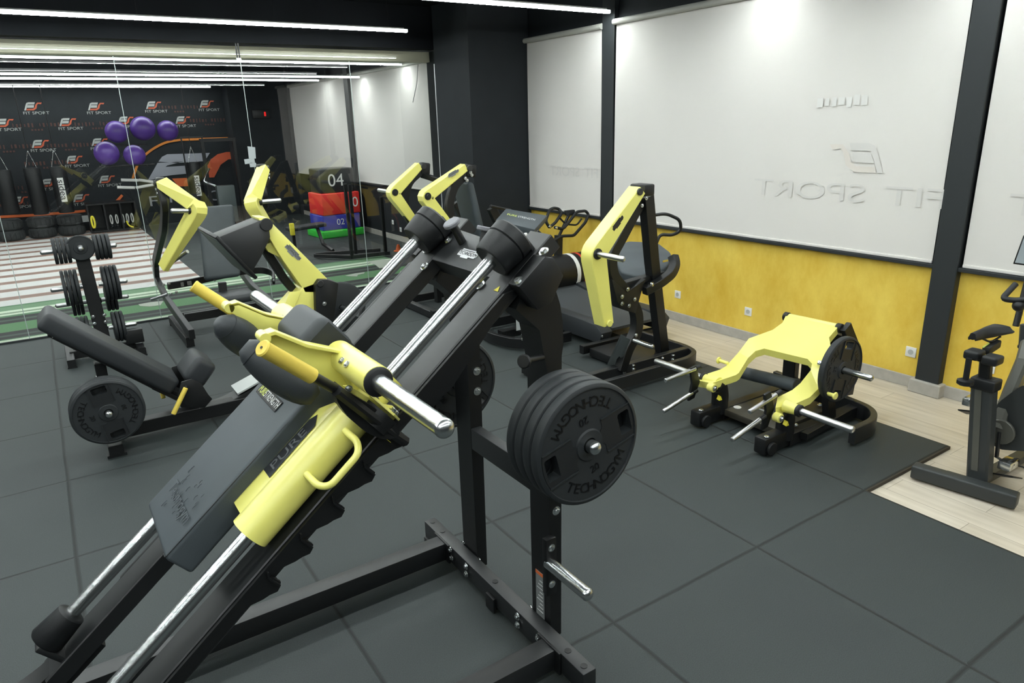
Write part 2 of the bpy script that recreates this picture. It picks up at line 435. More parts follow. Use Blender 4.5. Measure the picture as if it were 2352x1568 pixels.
# edge of the rubber flooring: a worn brownish cut side
mb = MB(); mb.box(x2, x3, TY0-0.012, TY0, -0.022, -0.001); mb.box(x2-0.001, x2+0.006, -4, TY0-0.012, -0.022, -0.001)
struct('trim_1', mb, mat('cut_rubber_edge', (0.035, 0.028, 0.018), 0.7))

G1 = (0.075, 0.20, 0.085); G2 = (0.10, 0.27, 0.10); WM = (0.66, 0.78, 0.60); BK = (0.003, 0.004, 0.0035); DG = (0.05, 0.085, 0.06)
turf = bands('turf_lane', 'Y', [(9.0, G1), (9.10, WM), (9.23, G1), (9.27, BK), (9.39, DG), (9.47, BK), (9.62, G2), (10.08, BK), (10.22, DG), (10.31, BK), (10.46, G1),
                               (10.56, WM), (10.66, (0.22, 0.32, 0.2)), (10.74, WM), (10.86, (0.16, 0.30, 0.16)), (11.12, G1), (11.3, G1)], noise=0.25)
mb = MB(); mb.box(-5, 4.70, GY, 11.2, -0.02, 0.0); tag(world_build(mb, 'floor_2', turf), kind='structure')
mb = MB(); mb.box(1.80, WX, 11.2, BY, -0.02, 0.0); mb.box(4.70, WX, GY, 11.2, -0.02, 0.0)
tag(world_build(mb, 'floor_3', TILES), kind='structure')
stripes = bands('striped_boards', 'Y', [(0.0, (0.66, 0.66, 0.64)), (0.62, (0.36, 0.23, 0.18)), (0.68, (0.27, 0.165, 0.13)), (0.95, (0.42, 0.30, 0.25))], rough=0.5, period=0.655, off=11.18, noise=0.08)
mb = MB(); mb.box(-5, 1.80, 11.2, BY, -0.02, 0.0); tag(world_build(mb, 'floor_4', stripes), kind='structure')

mb = MB(); mb.box(-5, WX+0.3, -4, BY+0.3, CZ, CZ+0.1); struct('ceiling', mb, CEIL)
mb = MB(); mb.box(WX, WX+0.15, -4, GY, 0, 1.0); struct('wall_right', mb, YWALL)
mb = MB(); mb.box(WX+0.02, WX+0.15, -4, GY, 1.0, CZ); struct('wall_right_upper', mb, WALLB)
mb = MB(); mb.box(WX, WX+0.15, GY, BY, 0, CZ); struct('wall_right_far', mb, WALLB)
mb = MB(); mb.box(-5, WX+0.3, BY, BY+0.15, 0, CZ); struct('wall_back', mb, WALLB)
mb = MB(); mb.box(-5.15, -5, -4, BY+0.3, 0, CZ); struct('wall_left', mb, WALLB)
mb = MB(); mb.box(-5.15, WX+0.3, -4.15, -4, 0, CZ); struct('wall_front', mb, WALLB)
# corner column between the window wall and the glass
mb = MB(); mb.box(4.726, WX, 8.02, GY-0.12, 0, CZ); mb.box(4.80, WX, GY-0.12, GY+0.25, 0, CZ); struct('wall_column', mb, WALLB)
# bulkhead over the glass, cream beam behind it
mb = MB(); mb.box(-5, 4.80, GY-0.04, GY+0.14, 3.10, CZ); struct('trim_2', mb, CEIL)
mb = MB(); mb.box(-5, 4.98, GY+0.16, GY+0.36, 2.955, 3.085, 0.004); struct('trim_3', mb, CREAM)
# dark ledge line under the blinds, baseboards
for i, (y0, y1) in enumerate([(-4, 2.43), (2.61, 6.30), (6.50, 8.02)]):
    mb = MB(); mb.box(WX-0.06, WX, y0, y1, 0.982, 1.012, 0.004); struct('trim_%d' % (4+i), mb, POST)
    mb = MB(); mb.box(WX-0.018, WX, y0, y1, -0.022, 0.075, 0.004); struct('baseboard_right' + ('' if i == 0 else '_%d' % i), mb, STONE)
mb = MB(); mb.box(WX-0.02, WX, GY+0.25, BY, 0, 0.10); struct('baseboard_far', mb, STONE)
for i, (y0, y1, d) in enumerate([(2.43, 2.61, 0.07), (6.30, 6.50, 0.05)]):
    mb = MB(); mb.box(WX-d, WX+0.02, y0, y1, 0.06, CZ, 0.006)
    struct('trim_%d' % (7+i), mb, POST)
    mb = MB(); mb.box(WX-d-0.03, WX, y0-0.03, y1+0.03, -0.022, 0.085, 0.008); struct('trim_%d' % (9+i), mb, STONE)
for i, y in enumerate((14.36, 18.4)):
    mb = MB(); mb.box(WX-0.08, WX, y-0.11, y+0.11, 0, CZ); struct('trim_%d' % (11+i), mb, POST)

# glass partition: four panes
joints = [-2.0, -0.40, 0.92, 2.235, 3.57, 4.80]
for i in range(5):
    mb = MB(); mb.face([(joints[i]+.002, GY, 0.02), (joints[i+1]-.002, GY, 0.02), (joints[i+1]-.002, GY, 3.10), (joints[i]+.002, GY, 3.10)])
    struct('window_%d' % (i+1), mb, GLASS)
EDGE = mat('glass_edge_seal', (0.45, 0.52, 0.50), 0.3)
for i, x in enumerate(joints[1:-1]):
    mb = MB(); mb.box(x-.003, x+.003, GY-.004, GY+.004, 0.02, 2.93); struct('trim_%d' % (13+i), mb, EDGE)
mb = MB(); mb.box(4.785, 4.80, GY-0.015, GY+0.015, 0.0, 2.92); struct('trim_17', mb, SILVER)
mb = MB(); mb.box(-5, 4.80, GY-0.012, GY+0.012, -0.02, 0.02); struct('trim_18', mb, POST)

# ------------------------------------------------------------------ blinds
def blind(y0, y1, z0, label, grp, z1=3.10, x=WX):
    t = thing('roller_blind', (x-0.05, (y0+y1)/2, z0), label, 'blind', grp)
    mb = MB(); n = 24; rows = [z0, z0+.6, z0+1.2, z1-.3, z1]
    P = [[V((x-0.035+0.003*math.sin(i*1.7+j), y0+(y1-y0)*i/n, z)) for i in range(n+1)] for j, z in enumerate(rows)]
    for j in range(len(rows)-1):
        for i in range(n): mb.face([P[j][i], P[j][i+1], P[j+1][i+1], P[j+1][i]])
    bmesh.ops.remove_doubles(mb.bm, verts=mb.bm.verts, dist=1e-5)
    mb.build('fabric', FABRIC, t, 60)
    mb = MB(); mb.cyl((x-0.055, y0-.02, z1+.02), (x-0.055, y1+.02, z1+.02), 0.032, seg=20); mb.build('roller', mat('roller_tube', (0.42, 0.42, 0.38), 0.6), t)
    mb = MB(); mb.box(x-0.045, x-0.025, y0, y1, z0-0.02, z0+0.004, 0.004); mb.build('bottom_bar', FABRIC, t)
    return t
b1 = blind(2.63, 6.28, 1.035, 'wide white roller blind between the two dark posts, showing a faint mirrored club name', None, z1=3.13)
b2 = blind(6.52, 8.0, 1.035, 'narrow white roller blind between the charcoal corner column and the first dark post', None, z1=3.11)
b3 = blind(-1.2, 2.41, 1.035, 'white roller blind at the right edge of the photo, beyond the wide dark post', None, z1=3.13)
b4 = blind(14.48, 18.27, 1.06, 'white roller blind seen through the glass, the one farther away, behind the punching wall', None, z1=3.10)
b5 = blind(9.75, 14.22, 1.06, 'white roller blind seen through the glass, the one beside the charcoal corner column', None, z1=3.10)
for t_, xx in ((b4, 0),): t_['label'] = 'white roller blind seen through the glass, the farther one, above the plyometric boxes'
# pull cord marks on the near far-room blind
p0, p1, p2 = at(960, 148, x=WX-.07), at(958, 190, x=WX-.07), at(948, 235, x=WX-.07)
mb = MB(); mb.tube(rounded([p0, p1, p2], .3), 0.006, 6); mb.build('cord', mat('cord_grey', (0.3, 0.3, 0.3), 0.6), b5)

# faint print of the club name seen from behind on the wide blind
FAINT = mat('faint_blind_print', (0.665, 0.645, 0.62), 0.85, spec=0.1)
FAINTO = mat('faint_orange_print', (0.71, 0.66, 0.61), 0.85, spec=0.1)
FAINTW = mat('faint_white_print', (0.745, 0.735, 0.71), 0.85, spec=0.1)
def club_logo(px, y, z, h, X, Z, off, m1, m2, mb1, mb2, base):
    """Slanted F over an S: drawn in local units (0..1.6, 0..1)."""
    def P(u, v): return base + X*(u*h) + Z*(v*h) + off
    for poly in ([(0.42, 1.0), (1.12, 1.0), (1.02, 0.74), (0.30, 0.74)], [(0.30, 0.66), (0.98, 0.66), (0.88, 0.34), (0.14, 0.34)],
                 [(0.42, 1.0), (0.20, 0.92), (0.08, 0.70), (-0.20, 0.02), (0.0, 0.02), (0.16, 0.40), (0.28, 0.66), (0.30, 0.74)]):
        mb1.face([P(*q) for q in poly])
    for poly in ([(0.10, 0.22), (0.78, 0.22), (0.84, 0.02), (0.04, 0.02)], [(0.78, 0.22), (0.98, 0.36), (1.16, 0.24), (0.84, 0.02)], [(0.98, 0.36), (1.10, 0.66), (1.30, 0.66), (1.16, 0.24)],
                 [(1.10, 0.66), (1.36, 0.95), (1.42, 0.80), (1.30, 0.66)], [(1.36, 0.95), (1.86, 0.95), (1.74, 0.76), (1.42, 0.80)]):
        mb2.face([P(*q) for q in poly])
xw = WX-0.0425
ma, mbb = MB(), MB()
pL = at(2022, 405, x=xw)
club_logo(None, 0, 0, 0.235, V((0, 1, 0)), V((0, 0, 1)), V((0, 0, 0)), None, None, ma, mbb, V((xw, pL.y+.03, pL.z+.02)))
pT = at(1948, 445, x=xw)
ma.build('printed_emblem', FAINT, b1, 0)
def faint_words(parent, y, z, size, sq):
    for w_, dy in (('FIT', -1.50), ('SPORT', 1.08)):
        mm = MB(); mm.text(w_, size, (xw, y+dy*size*sq, z), (0, 1, 0), (0, 0, 1), squash=sq); mm.build('printed_word', FAINT, parent, 0)
# mirrored reading: the words run towards the far wall
faint_words(b1, pT.y, pT.z, 0.21, 1.75); mbb.build('printed_swoosh', FAINTO, b1, 0)
pW = at(1932, 233, x=xw); mm = MB(); rr = random.Random(5)
for k in range(7): mm.obox((xw, pW.y-.20+.065*k, pW.z+rr.uniform(-.008, .008)), (0.0005, 0, 0), (0, rr.uniform(.018, .028), 0), (0, 0, rr.uniform(.028, .040)), .0004)
mm.build('faded_print', FAINTW, b1, 0)['kind'] = 'stuff'
pT = at(1310, 395, x=xw); faint_words(b2, pT.y-.1, pT.z, 0.17, 1.2)
pT = at(2370, 475, x=xw); faint_words(b3, pT.y-.80, pT.z, 0.21, 1.75)

# ------------------------------------------------------------------ wall sockets
def socket(y, z, label, x=WX):
    t = thing('wall_socket', (x, y, z-.04), label, 'socket')
    mb = MB(); mb.box(x-.010, x, y-.042, y+.042, z-.042, z+.042, 0.004); mb.build('plate', WHITE, t)
    mb = MB(); mb.cyl((x-.0101, y, z), (x-.012, y, z), 0.022, seg=20); mb.build('outlet', mat('outlet_grey', (0.45, 0.47, 0.45), 0.5), t)
socket(5.24, 0.278, 'white wall socket on the yellow wall, farthest from the camera, beside the row machine')
socket(4.30, 0.278, 'white wall socket on the yellow wall between the row machine and the forked-arm machine')
socket(2.70, 0.272, 'white wall socket low on the yellow wall, just left of the wide dark post')
socket(2.13, 0.30, 'white wall socket half hidden by the seat post of the exercise bike')
q = at(903, 510, x=WX-.02); socket(q.y, q.z, 'white wall socket on the dark wall behind the glass, left of the pair', WX-.02)
q = at(921, 527, x=WX-.02); socket(q.y, q.z, 'white wall socket on the dark wall behind the glass, right of the pair', WX-.02)

# ------------------------------------------------------------------ ceiling lamps
def strip(x0, x1, y, z, label, grp='linear ceiling lamps', w=0.036):
    """LED channel: bright lens facing down, softly glowing sides, white spine on top."""
    t = thing('linear_lamp', ((x0+x1)/2, y, z), label, 'ceiling light', grp)
    h = w/2
    mb = MB(); mb.box(x0+.01, x1-.01, y-h*.92, y+h*.92, z-h, z-h+.004); mb.build('diffuser', LIGHTM, t)
    mb = MB(); mb.prism([(x0, y-h, z-h+.004), (x0, y+h, z-h+.004), (x0, y+h, z+h*.6), (x0, y+h*.6, z+h), (x0, y-h*.6, z+h), (x0, y-h, z+h*.6)], (x1-x0, 0, 0)); mb.build('side_lens', SIDEM, t)
    mb = MB(); mb.box(x0+.05, x1-.05, y-.018, y+.018, z+h, z+h+.012); mb.build('housing', BODYW, t)
    n = max(2, int((x1-x0)/1.3))
    for i in range(n+1):
        xx = x0+.25+(x1-x0-.5)*i/n
        mb = MB(); mb.cyl((xx, y, z+h), (xx, y, CZ), 0.0015, seg=6); mb.build('hanger', BLACK, t)
strip(-4.6, 4.155, 8.52, 3.25, 'long white lamp tube nearest the glass, its right end hanging at upper left')
strip(-4.6, 5.51, 6.30, 3.25, 'long white lamp tube ending at the top centre in front of the first dark post')
for y, lb in ((4.25, 'first long white lamp tube this side of the pair in the photo, above the frame'), (2.45, 'long white lamp tube over the hack squat, above the frame'), (0.4, 'long white lamp tube straight over the camera'), (-1.7, 'long white lamp tube behind the camera')):
    strip(-4.6, 5.42, y, 3.25, lb, 'lamps above the frame')
strip(-4.6, 5.51, 11.6, 3.12, 'white lamp tube seen through the glass, first row, its end near the corner column', w=0.030)
strip(-4.6, 5.51, 13.5, 3.04, 'white lamp tube seen through the glass, second row', w=0.030)
strip(-4.6, 5.40, 15.5, 3.10, 'white lamp tube seen through the glass, third row', w=0.030)
strip(-4.6, 3.78, 18.35, 3.12, 'white lamp tube seen through the glass, last and lowest row over the logo wall', w=0.030)

# ------------------------------------------------------------------ weight plates
def cut_slots(t, R, T):
    """Cuts the two grip openings right through disc and panels."""
    mc = MB()
    for s in (1, -1): mc.obox((s*R*.735, 0, -T/2), (R*.115, 0, 0), (0, R*.20, 0), (0, 0, T), 0.008)
    me = bpy.data.meshes.new('c'); mc.bm.to_mesh(me); mc.bm.free(); co = bpy.data.objects.new('c', me); C.objects.link(co)
    for ch in list(t.children):
        if not ch.name.startswith(('disc', 'recess')): continue
        md = ch.modifiers.new('b', 'BOOLEAN'); md.operation = 'DIFFERENCE'; md.object = co; md.solver = 'EXACT'
        bpy.context.view_layer.update()
        nm = bpy.data.meshes.new_from_object(ch.evaluated_get(bpy.context.evaluated_depsgraph_get()))
        ch.modifiers.clear(); old = ch.data
        if len(nm.polygons) > 5:
            ch.data = nm
            try: nm.set_sharp_from_angle(angle=math.radians(35))
            except Exception: pass
    bpy.data.objects.remove(co)
def plate_proto(R, T, big=True, name='weight_plate', txt=True, num='20'):
    """A plate with its axis on +Z, outer face at z = 0, body towards -Z; origin at the centre of the outer face."""
    t = thing(name, (0, 0, 0), 'plate', 'weight plate')
    mb = MB()
    prof = [(0.028, -T), (R*.93, -T), (R*.985, -T*.86), (R, -T*.7), (R, -T*.3), (R*.985, -T*.12), (R*.95, -0.001), (R*.925, 0.0), (R*.915, -0.006), (0.060, -0.006), (0.055, 0.0), (0.028, 0.0)]
    a = 64; rings = [[V((max(r, 1e-4)*math.cos(2*PI*j/a), max(r, 1e-4)*math.sin(2*PI*j/a), h)) for j in range(a)] for r, h in prof]
    mb.ring_loft(rings, cap=False, closed=True)
    mb.build('disc', PLATE, t, 40)
    if big:
        # sunk panels on both sides of the hub, each with a grip slot
        for s in (1, -1):
            m1 = MB(); z0 = -0.0055; poly = []
            hw = R*0.30
            poly = [(s*R*.30, -hw), (s*R*.40, -hw)] + [(s*math.sqrt(max(0, (R*.90)**2-yy*yy)), yy) for yy in [(-hw)+2*hw*i/10 for i in range(11)]] + [(s*R*.40, hw), (s*R*.30, hw*.9), (s*R*.30, hw*.55), (s*R*.22, hw*.25), (s*R*.22, -hw*.25), (s*R*.30, -hw*.55)]
            m1.prism([(x, y, z0) for x, y in poly], (0, 0, 0.0015)); m1.build('recess_panel', mat('plate_recess', (0.011, 0.0125, 0.014), 0.5), t, 20)
            m2 = MB()
            for k in (-1, 1):
                m2.bar([(s*R*.30, k*hw, -0.002), (s*R*.86, k*hw, -0.002)], 0.004, 0.006, (0, 1, 0)); m2.build('rib', PLATE, t, 20); m2 = MB()
        cut_slots(t, R, T)
        if txt:
            X, Y = V((1, 0, 0)), V((0, 1, 0))
            for a0, a1 in ((218, 322), (38, 142)):
                m4 = MB(); m4.arc_text('TECHNOGYM', R*.235, (0, 0, -0.0045), X, Y, R*.72, math.radians(a0), math.radians(a1), 0.001); m4.build('lettering', DEEP, t, 0)
            for k in (1, -1):
                m4 = MB(); m4.text(num, R*.18, (0, -R*.44*k, -0.0045), (k, 0, 0), (0, k, 0), 0.001); m4.build('number', DEEP, t, 0)
    return t
PROTO = {}
def plate(key, pos, axis, spin, label, group, R=0.225, T=0.042, big=True, num='20', txt=True):
    """Plate with its outer face centred at pos, facing along axis; spin turns it in its own plane."""
    if key not in PROTO:
        p = plate_proto(R, T, big and R > .2, txt=txt and R > .2, num=num); PROTO[key] = p
    else: p = copy_tree(PROTO[key])
    z = V(axis).normalized(); up = V((0, 0, 1)) if abs(z.z) < .9 else V((0, 1, 0))
    x = up.cross(z).normalized(); y = z.cross(x)
    M = Matrix(((x.x, y.x, z.x), (x.y, y.y, z.y), (x.z, y.z, z.z))).to_4x4() @ Matrix.Rotation(spin, 4, 'Z')
    p.location = V(pos); p.rotation_euler = M.to_euler()
    tag(p, label, 'weight plate', group)
    return p
def stack(key, pos, axis, n, spin, labels, group, R=0.225, T=0.042, big=True, num='20', gap=0.001, spins=None):
    """n plates on one horn, the first outermost at pos."""
    z = V(axis).normalized()
    for i in range(n):
        plate(key, V(pos)-z*(T+gap)*i, axis, spins[i] if spins else spin+0.35*i, labels[i] if i < len(labels) else labels[-1], group, R, T, big, num)
def horn(parent, p, q, r=0.024, collar=None, m=None, name='weight_horn'):
    """Chrome horn from p to its rounded tip q."""
    p, q = V(p), V(q); d = (q-p).normalized()
    mb = MB(); mb.cyl(p, q-d*r*.7, r, seg=24); mb.dome(q-d*r*.7, d, r*1.04, r*.8, 24); o = mb.build(name, m or CHROME, parent, 40)
    if collar:
        mb = MB(); mb.tube([p-d*.004, p, p+d*collar, p+d*(collar+.006)], [r*1.5, r*1.75, r*1.75, r*1.45], 24); mb.build('horn_collar', RUBBER, parent, 40)
    return o

# ------------------------------------------------------------------ hack squat machine in the foreground
HB = math.radians(38.8)
hu = V((math.cos(HB), 0, math.sin(HB))); hn = V((-math.sin(HB), 0, math.cos(HB))); ho = V((0.41, 2.33, 1.0)); YV = V((0, 1, 0)); ZV = V((0, 0, 1)); XV = V((1, 0, 0))
def S(u, n, y): return ho+hu*u+hn*n+YV*y      # along the rails, above the rails, across from the middle
hs = thing('hack_squat_machine', (1.0, 2.33, 0), 'large foreground hack squat machine with chrome guide rods, yellow sled and black saw-tooth stops', 'gym machine')
# base
mb = MB(); mb.box(1.368, 1.432, 1.665, 2.995, 0.035, 0.13, 0.004); cb = mb.build('base_crossbar', SATIN, hs, 30)
mb = MB()
for y in (1.70, 2.96, 1.80, 2.85, 2.34):
    mb.cyl((1.40, y, 0.13), (1.40, y, 0.1325), 0.014, seg=16)
mb.build('cap', BLACK, cb, 30)
for y in (1.69, 2.34, 2.97):
    mb = MB(); mb.box(1.36, 1.44, y-.03, y+.03, 0.0, 0.036, 0.006); mb.build('rubber_foot', RUBBER, cb, 30)
for sgn, nm in ((1, 'far'), (-1, 'near')):
    y0 = 2.33+sgn*0.455
    mb = MB(); mb.box(-0.55, 1.368, y0-.043, y0+.043, 0.035, 0.13, 0.004); bb = mb.build('base_beam', SATIN, hs, 30)
    mb = MB(); mb.box(1.356, 1.368, y0-.075, y0+.075, 0.03, 0.135, 0.003); mb.build('end_plate', BLACK, bb, 30)
    mb = MB(); mb.cyl((-0.05, y0, 0.13), (-0.05, y0, 0.1325), 0.016, seg=16); mb.build('cap', BLACK, bb, 30)
for y in (2.71, 2.60, 2.55-.42, 2.06):
    pass
for (px, py) in ((1035, 1262), (1038, 1280), (1071, 1300), (1072, 1317), (1189, 1415), (1190, 1434), (1237, 1464)):
    p = at(px, py, x=1.362); mb = MB(); mb.bolt(p, (-1, 0, 0), 0.011, 0.012); mb.build('bolt', ZINC, hs, 30)
for (px, py) in ((1064, 1248), (1101, 1286), (1220, 1398), (1269, 1448)):
    p = at(px, py, x=1.437); mb = MB(); mb.bolt(p, (-1, 0, 0), 0.010, 0.010); mb.build('bolt', ZINC, hs, 30)
mb = MB(); mb.box(-0.60, -0.535, 1.75, 2.91, 0.035, 0.13, 0.004); mb.build('base_crossbar', SATIN, hs, 30)
mb = MB(); mb.box(-0.62, -0.52, 1.72, 1.78, 0.0, 0.036, 0.006); mb.box(-0.62, -0.52, 2.88, 2.94, 0.0, 0.036, 0.006); mb.build('rubber_foot', RUBBER, hs, 30)
# small height plate hanging from the crossbar
p = at(1130, 1378, x=1.366); mb = MB(); mb.box(1.352, 1.368, p.y-.035, p.y+.035, 0.01, 0.085, 0.003); mb.build('foot_bracket', BLACK, hs, 30)

# uprights with the arched top
for sgn in (-1, 1):
    ya, yb = (1.965, 2.095) if sgn < 0 else (2.565, 2.695)
    out = [V((1.437, 0, 0.055)), V((1.492, 0, 0.055)), V((1.505, 0, 1.30))]
    for px, py in ((1294, 790), (1293, 745), (1287, 700), (1276, 665), (1262, 640), (1247, 618)):
        q = at(px, py, y=1.965); out.append(V((q.x, 0, q.z)))
    t0 = S(1.17, -0.10, 0); t1 = S(1.02, -0.16, 0)
    out += [V((t0.x, 0, t0.z)), V((t1.x, 0, t1.z)), V((1.405, 0, 1.42)), V((1.437, 0, 1.25))]
    mb = MB(); mb.prism([V((p.x, ya, p.z)) for p in out], (0, yb-ya, 0)); up = mb.build('upright', BLACK, hs, 25)
    if sgn < 0:
        edge = [V((p.x+.001, ya, p.z)) for p in out[2:9]]
        p0, p1 = at(1231, 1305, x=1.4365), at(1251, 1412, x=1.4365)
        mb = MB(); mb.box(1.4345, 1.4365, min(p0.y, p1.y), max(p0.y, p1.y), 0.125, 0.345); st = mb.build('notice_sticker', GREYST, up, 0)
        mb = MB(); mb.box(1.4335, 1.4345, min(p0.y, p1.y), max(p0.y, p1.y), 0.33, 0.345); mb.build('sticker_band', ORANGE, st, 0)
        for i in range(9):
            mb = MB(); mb.box(1.4335, 1.4345, min(p0.y, p1.y)+.008, max(p0.y, p1.y)-.008-0.01*(i % 3), 0.15+i*.019, 0.153+i*.019)
            mb.build('sticker_line', PRINT, st, 0)
for (px, py, yy) in ((1095, 852, 2.565), (1096, 898, 2.565), (1100, 993, 2.565), (1277, 1172, 1.965)):
    p = at(px, py, y=yy); mb = MB(); mb.bolt(p, (0, -1, 0), 0.013, 0.012); mb.build('bolt', ZINC, hs, 30)
mb = MB(); mb.box(1.437, 1.49, 2.095, 2.565, 0.700, 0.805, 0.004); mb.build('brace', SATIN, hs, 30)
# rail beams
for sgn in (-1, 1):
    yc = 0.29*sgn
    mb = MB(); mb.bar([S(-0.98, -0.106, yc), S(1.30, -0.106, yc)], 0.130, 0.064, YV, bev=0.004); bm_ = mb.build('rail_beam', SATIN, hs, 30)
    # saw-tooth stop rack on the outer side
    ys = yc+sgn*0.072
    poly = [(-0.62, -0.078), (1.02, -0.078), (1.06, -0.10), (0.66, -0.165), (0.52, -0.13)]
    for k in range(6):
        c = 0.436-0.145*k
        poly += [(c-0.012, -0.100), (c, -0.108), (c+0.003, -0.150), (c-0.010, -0.160), (c-0.026, -0.164), (c-0.047, -0.150), (c-0.068, -0.142), (c-0.100, -0.122)] if k < 5 else []
    poly += [(-0.30, -0.118), (-0.62, -0.118)]
    mb = MB(); mb.prism([S(u, n, ys) for u, n in poly], YV*(0.012*sgn)); rk = mb.build('stop_rack', BLACK, hs, 25)
    for k in range(5):
        c = 0.436-0.145*k
        # curled lip of each tooth
        mb = MB(); mb.bar(rounded([S(c+0.010, -0.085, ys), S(c-0.004, -0.100, ys), S(c-0.004, -0.150, ys)], .01), 0.05, 0.005, YV); mb.build('tooth_lip', BLACK, rk, 30)
    # chrome guide rod with rubber stops
    mb = MB(); mb.cyl(S(-0.84, 0, yc), S(1.22, 0, yc), 0.0245, seg=32); mb.build('guide_rod', CHROME, hs, 40)
    mb = MB(); mb.tube([S(1.085, 0, yc), S(1.09, 0, yc), S(1.165, 0, yc), S(1.168, 0, yc), S(1.172, 0, yc), S(1.21, 0, yc), S(1.218, 0, yc)], [0.066, 0.071, 0.078, 0.074, 0.079, 0.079, 0.070], 36); mb.build('rubber_stop', RUBBER, hs, 40)
    mb = MB(); mb.tube([S(-0.765, 0, yc), S(-0.768, 0, yc), S(-0.772, 0, yc), S(-0.88, 0, yc), S(-0.89, 0, yc)], [0.034, 0.044, 0.050, 0.060, 0.054], 36); mb.build('rubber_stop', RUBBER, hs, 40)
    mb = MB(); mb.obox(S(-0.90, -0.05, yc), hu*0.012, hn*0.075, YV*0.05, 0.006); mb.build('rod_mount', SATIN, hs, 30)
    mb = MB(); mb.obox(S(1.222, -0.04, yc), hu*0.008, hn*0.05, YV*0.045, 0.004); mb.build('rod_mount', SATIN, hs, 30)
    # end bracket on the outer side with bolts
    yo = yc+sgn*0.066
    pts = [S(1.06, -0.070, yo), S(1.20, -0.070, yo), S(1.225, -0.10, yo), S(1.215, -0.18, yo), S(1.12, -0.215, yo), S(1.06, -0.19, yo)]
    mb = MB(); mb.prism(pts, YV*(0.070*sgn), 0.003); mb.build('end_bracket', BLACK, hs, 25)
for (px, py) in ((1206, 578), (1194, 624)):
    p = at(px, py, y=1.93); 
for (u_, y_) in ((1.22, -0.40), (1.08, -0.40), (1.02, 0.215), (1.10, 0.31), (1.17, 0.22), (1.02, -0.225), (1.24, 0.30)):
    mb = MB(); mb.bolt(S(u_, -0.070, y_), hn, 0.013, 0.012); mb.build('bolt', ZINC, hs, 30)
# front lower curl of the rail beams
for sgn in (-1, 1):
    yc = 0.29*sgn; a0, a1 = S(-0.90, -0.118, yc), S(-0.98, -0.118, yc)
    mb = MB(); mb.bar(rounded([S(-0.80, -0.118, yc), S(-1.04, -0.118, yc), V((-0.60, 2.33+yc, 0.20)), V((-0.575, 2.33+yc, 0.10))], .12, 6), 0.10, 0.085, YV); mb.build('front_leg', BLACK, hs, 30)
# footplate at the bottom end (mostly below the frame of the photo)
mb = MB(); mb.obox(V((-0.62, 2.33, 0.33)), V((0.10, 0, 0.13)), YV*0.28, V((-0.010, 0, 0.008)), 0.004); mb.build('foot_platform', BLACK, hs, 30)
# top cross plate with badge
pl = [S(1.07, -0.0745, 0.235), S(1.065, -0.0745, -0.235), S(1.21, -0.0745, -0.235), S(1.24, -0.0745, 0.235)]
mb = MB(); mb.prism(pl, -hn*0.012, 0.002)
mb.prism([S(1.066, -0.075, 0.235), S(1.066, -0.075, -0.235), S(1.07, -0.16, -0.235), S(1.07, -0.16, 0.235)], hu*0.012)
mb.build('top_plate', SATIN, hs, 25)
bc = S(1.133, -0.0735, 0.012)
def badge(parent, c, X, Y, L, m1=SILVER, m2=DARKST, text=True, name='logo_badge'):
    """Stepped name badge: L long, in the plane X/Y about c, raised along X x Y."""
    X, Y = V(X).normalized(), V(Y).normalized(); Y = (Y-X*Y.dot(X)).normalized(); Z = X.cross(Y); h = L*0.17
    poly = [(-.5, .2), (-.5, .5), (-.42, .5), (-.42, .95), (.30, .95), (.30, .62), (.5, .62), (.5, -.35), (.44, -.35), (.44, -.62), (.14, -.62), (.14, -.95), (-.26, -.95), (-.26, -.62), (-.5, -.62)]
    mb = MB(); mb.prism([V(c)+X*(x*L)+Y*(y*h) for x, y in poly], Z*0.002); b = mb.build(name, m1, parent, 0)
    if text:
        mb = MB(); mb.text('TECHNOGYM', L*.175, V(c)+Z*.0025, X, Y, 0.0003, squash=0.88)
        mb.obox(V(c)+Y*h*.62+Z*.0025-X*L*.05, X*L*.33, Y*h*.05, Z*.0003); mb.build('badge_lettering', m2, b, 0)
    return b
badge(hs, bc, -YV, hu, 0.135)
# two mushroom knobs behind the plate, weight pin
for (px, py, yy) in ((1040, 517, 2.45), (1115, 531, 2.30)):
    q = at(px, py, y=yy); b0 = S(1.18, -0.08, q.y-2.33)
    mb = MB(); mb.cyl(b0, q, 0.017, seg=16); kb = mb.build('pull_pin', BLACK, hs, 30)
    mb = MB(); mb.cyl(q, q+(q-b0).normalized()*0.018, 0.036, seg=20, cham=.004); mb.build('pin_cap', mat('pin_cap_grey', (0.16, 0.16, 0.18), 0.5), kb, 30)
# warning triangle on the beam
q = S(1.028, -0.0725, -0.325); mb = MB(); mb.prism([q+hu*.014, q-hu*.009-YV*.014, q-hu*.009+YV*.014], hn*.0006); mb.build('warning_label', WARN, hs, 0)
# adjuster knob on the near upright
q = at(1245, 820, y=1.965); q2 = at(1206, 829, y=1.90)
mb = MB(); mb.cyl(q, q2, 0.011, seg=14); mb.cyl(q2+(q2-q).normalized()*.0, q2+(q2-q).normalized()*0.014, 0.026, seg=20, cham=.004); mb.build('adjuster_knob', BLACK, hs, 30)
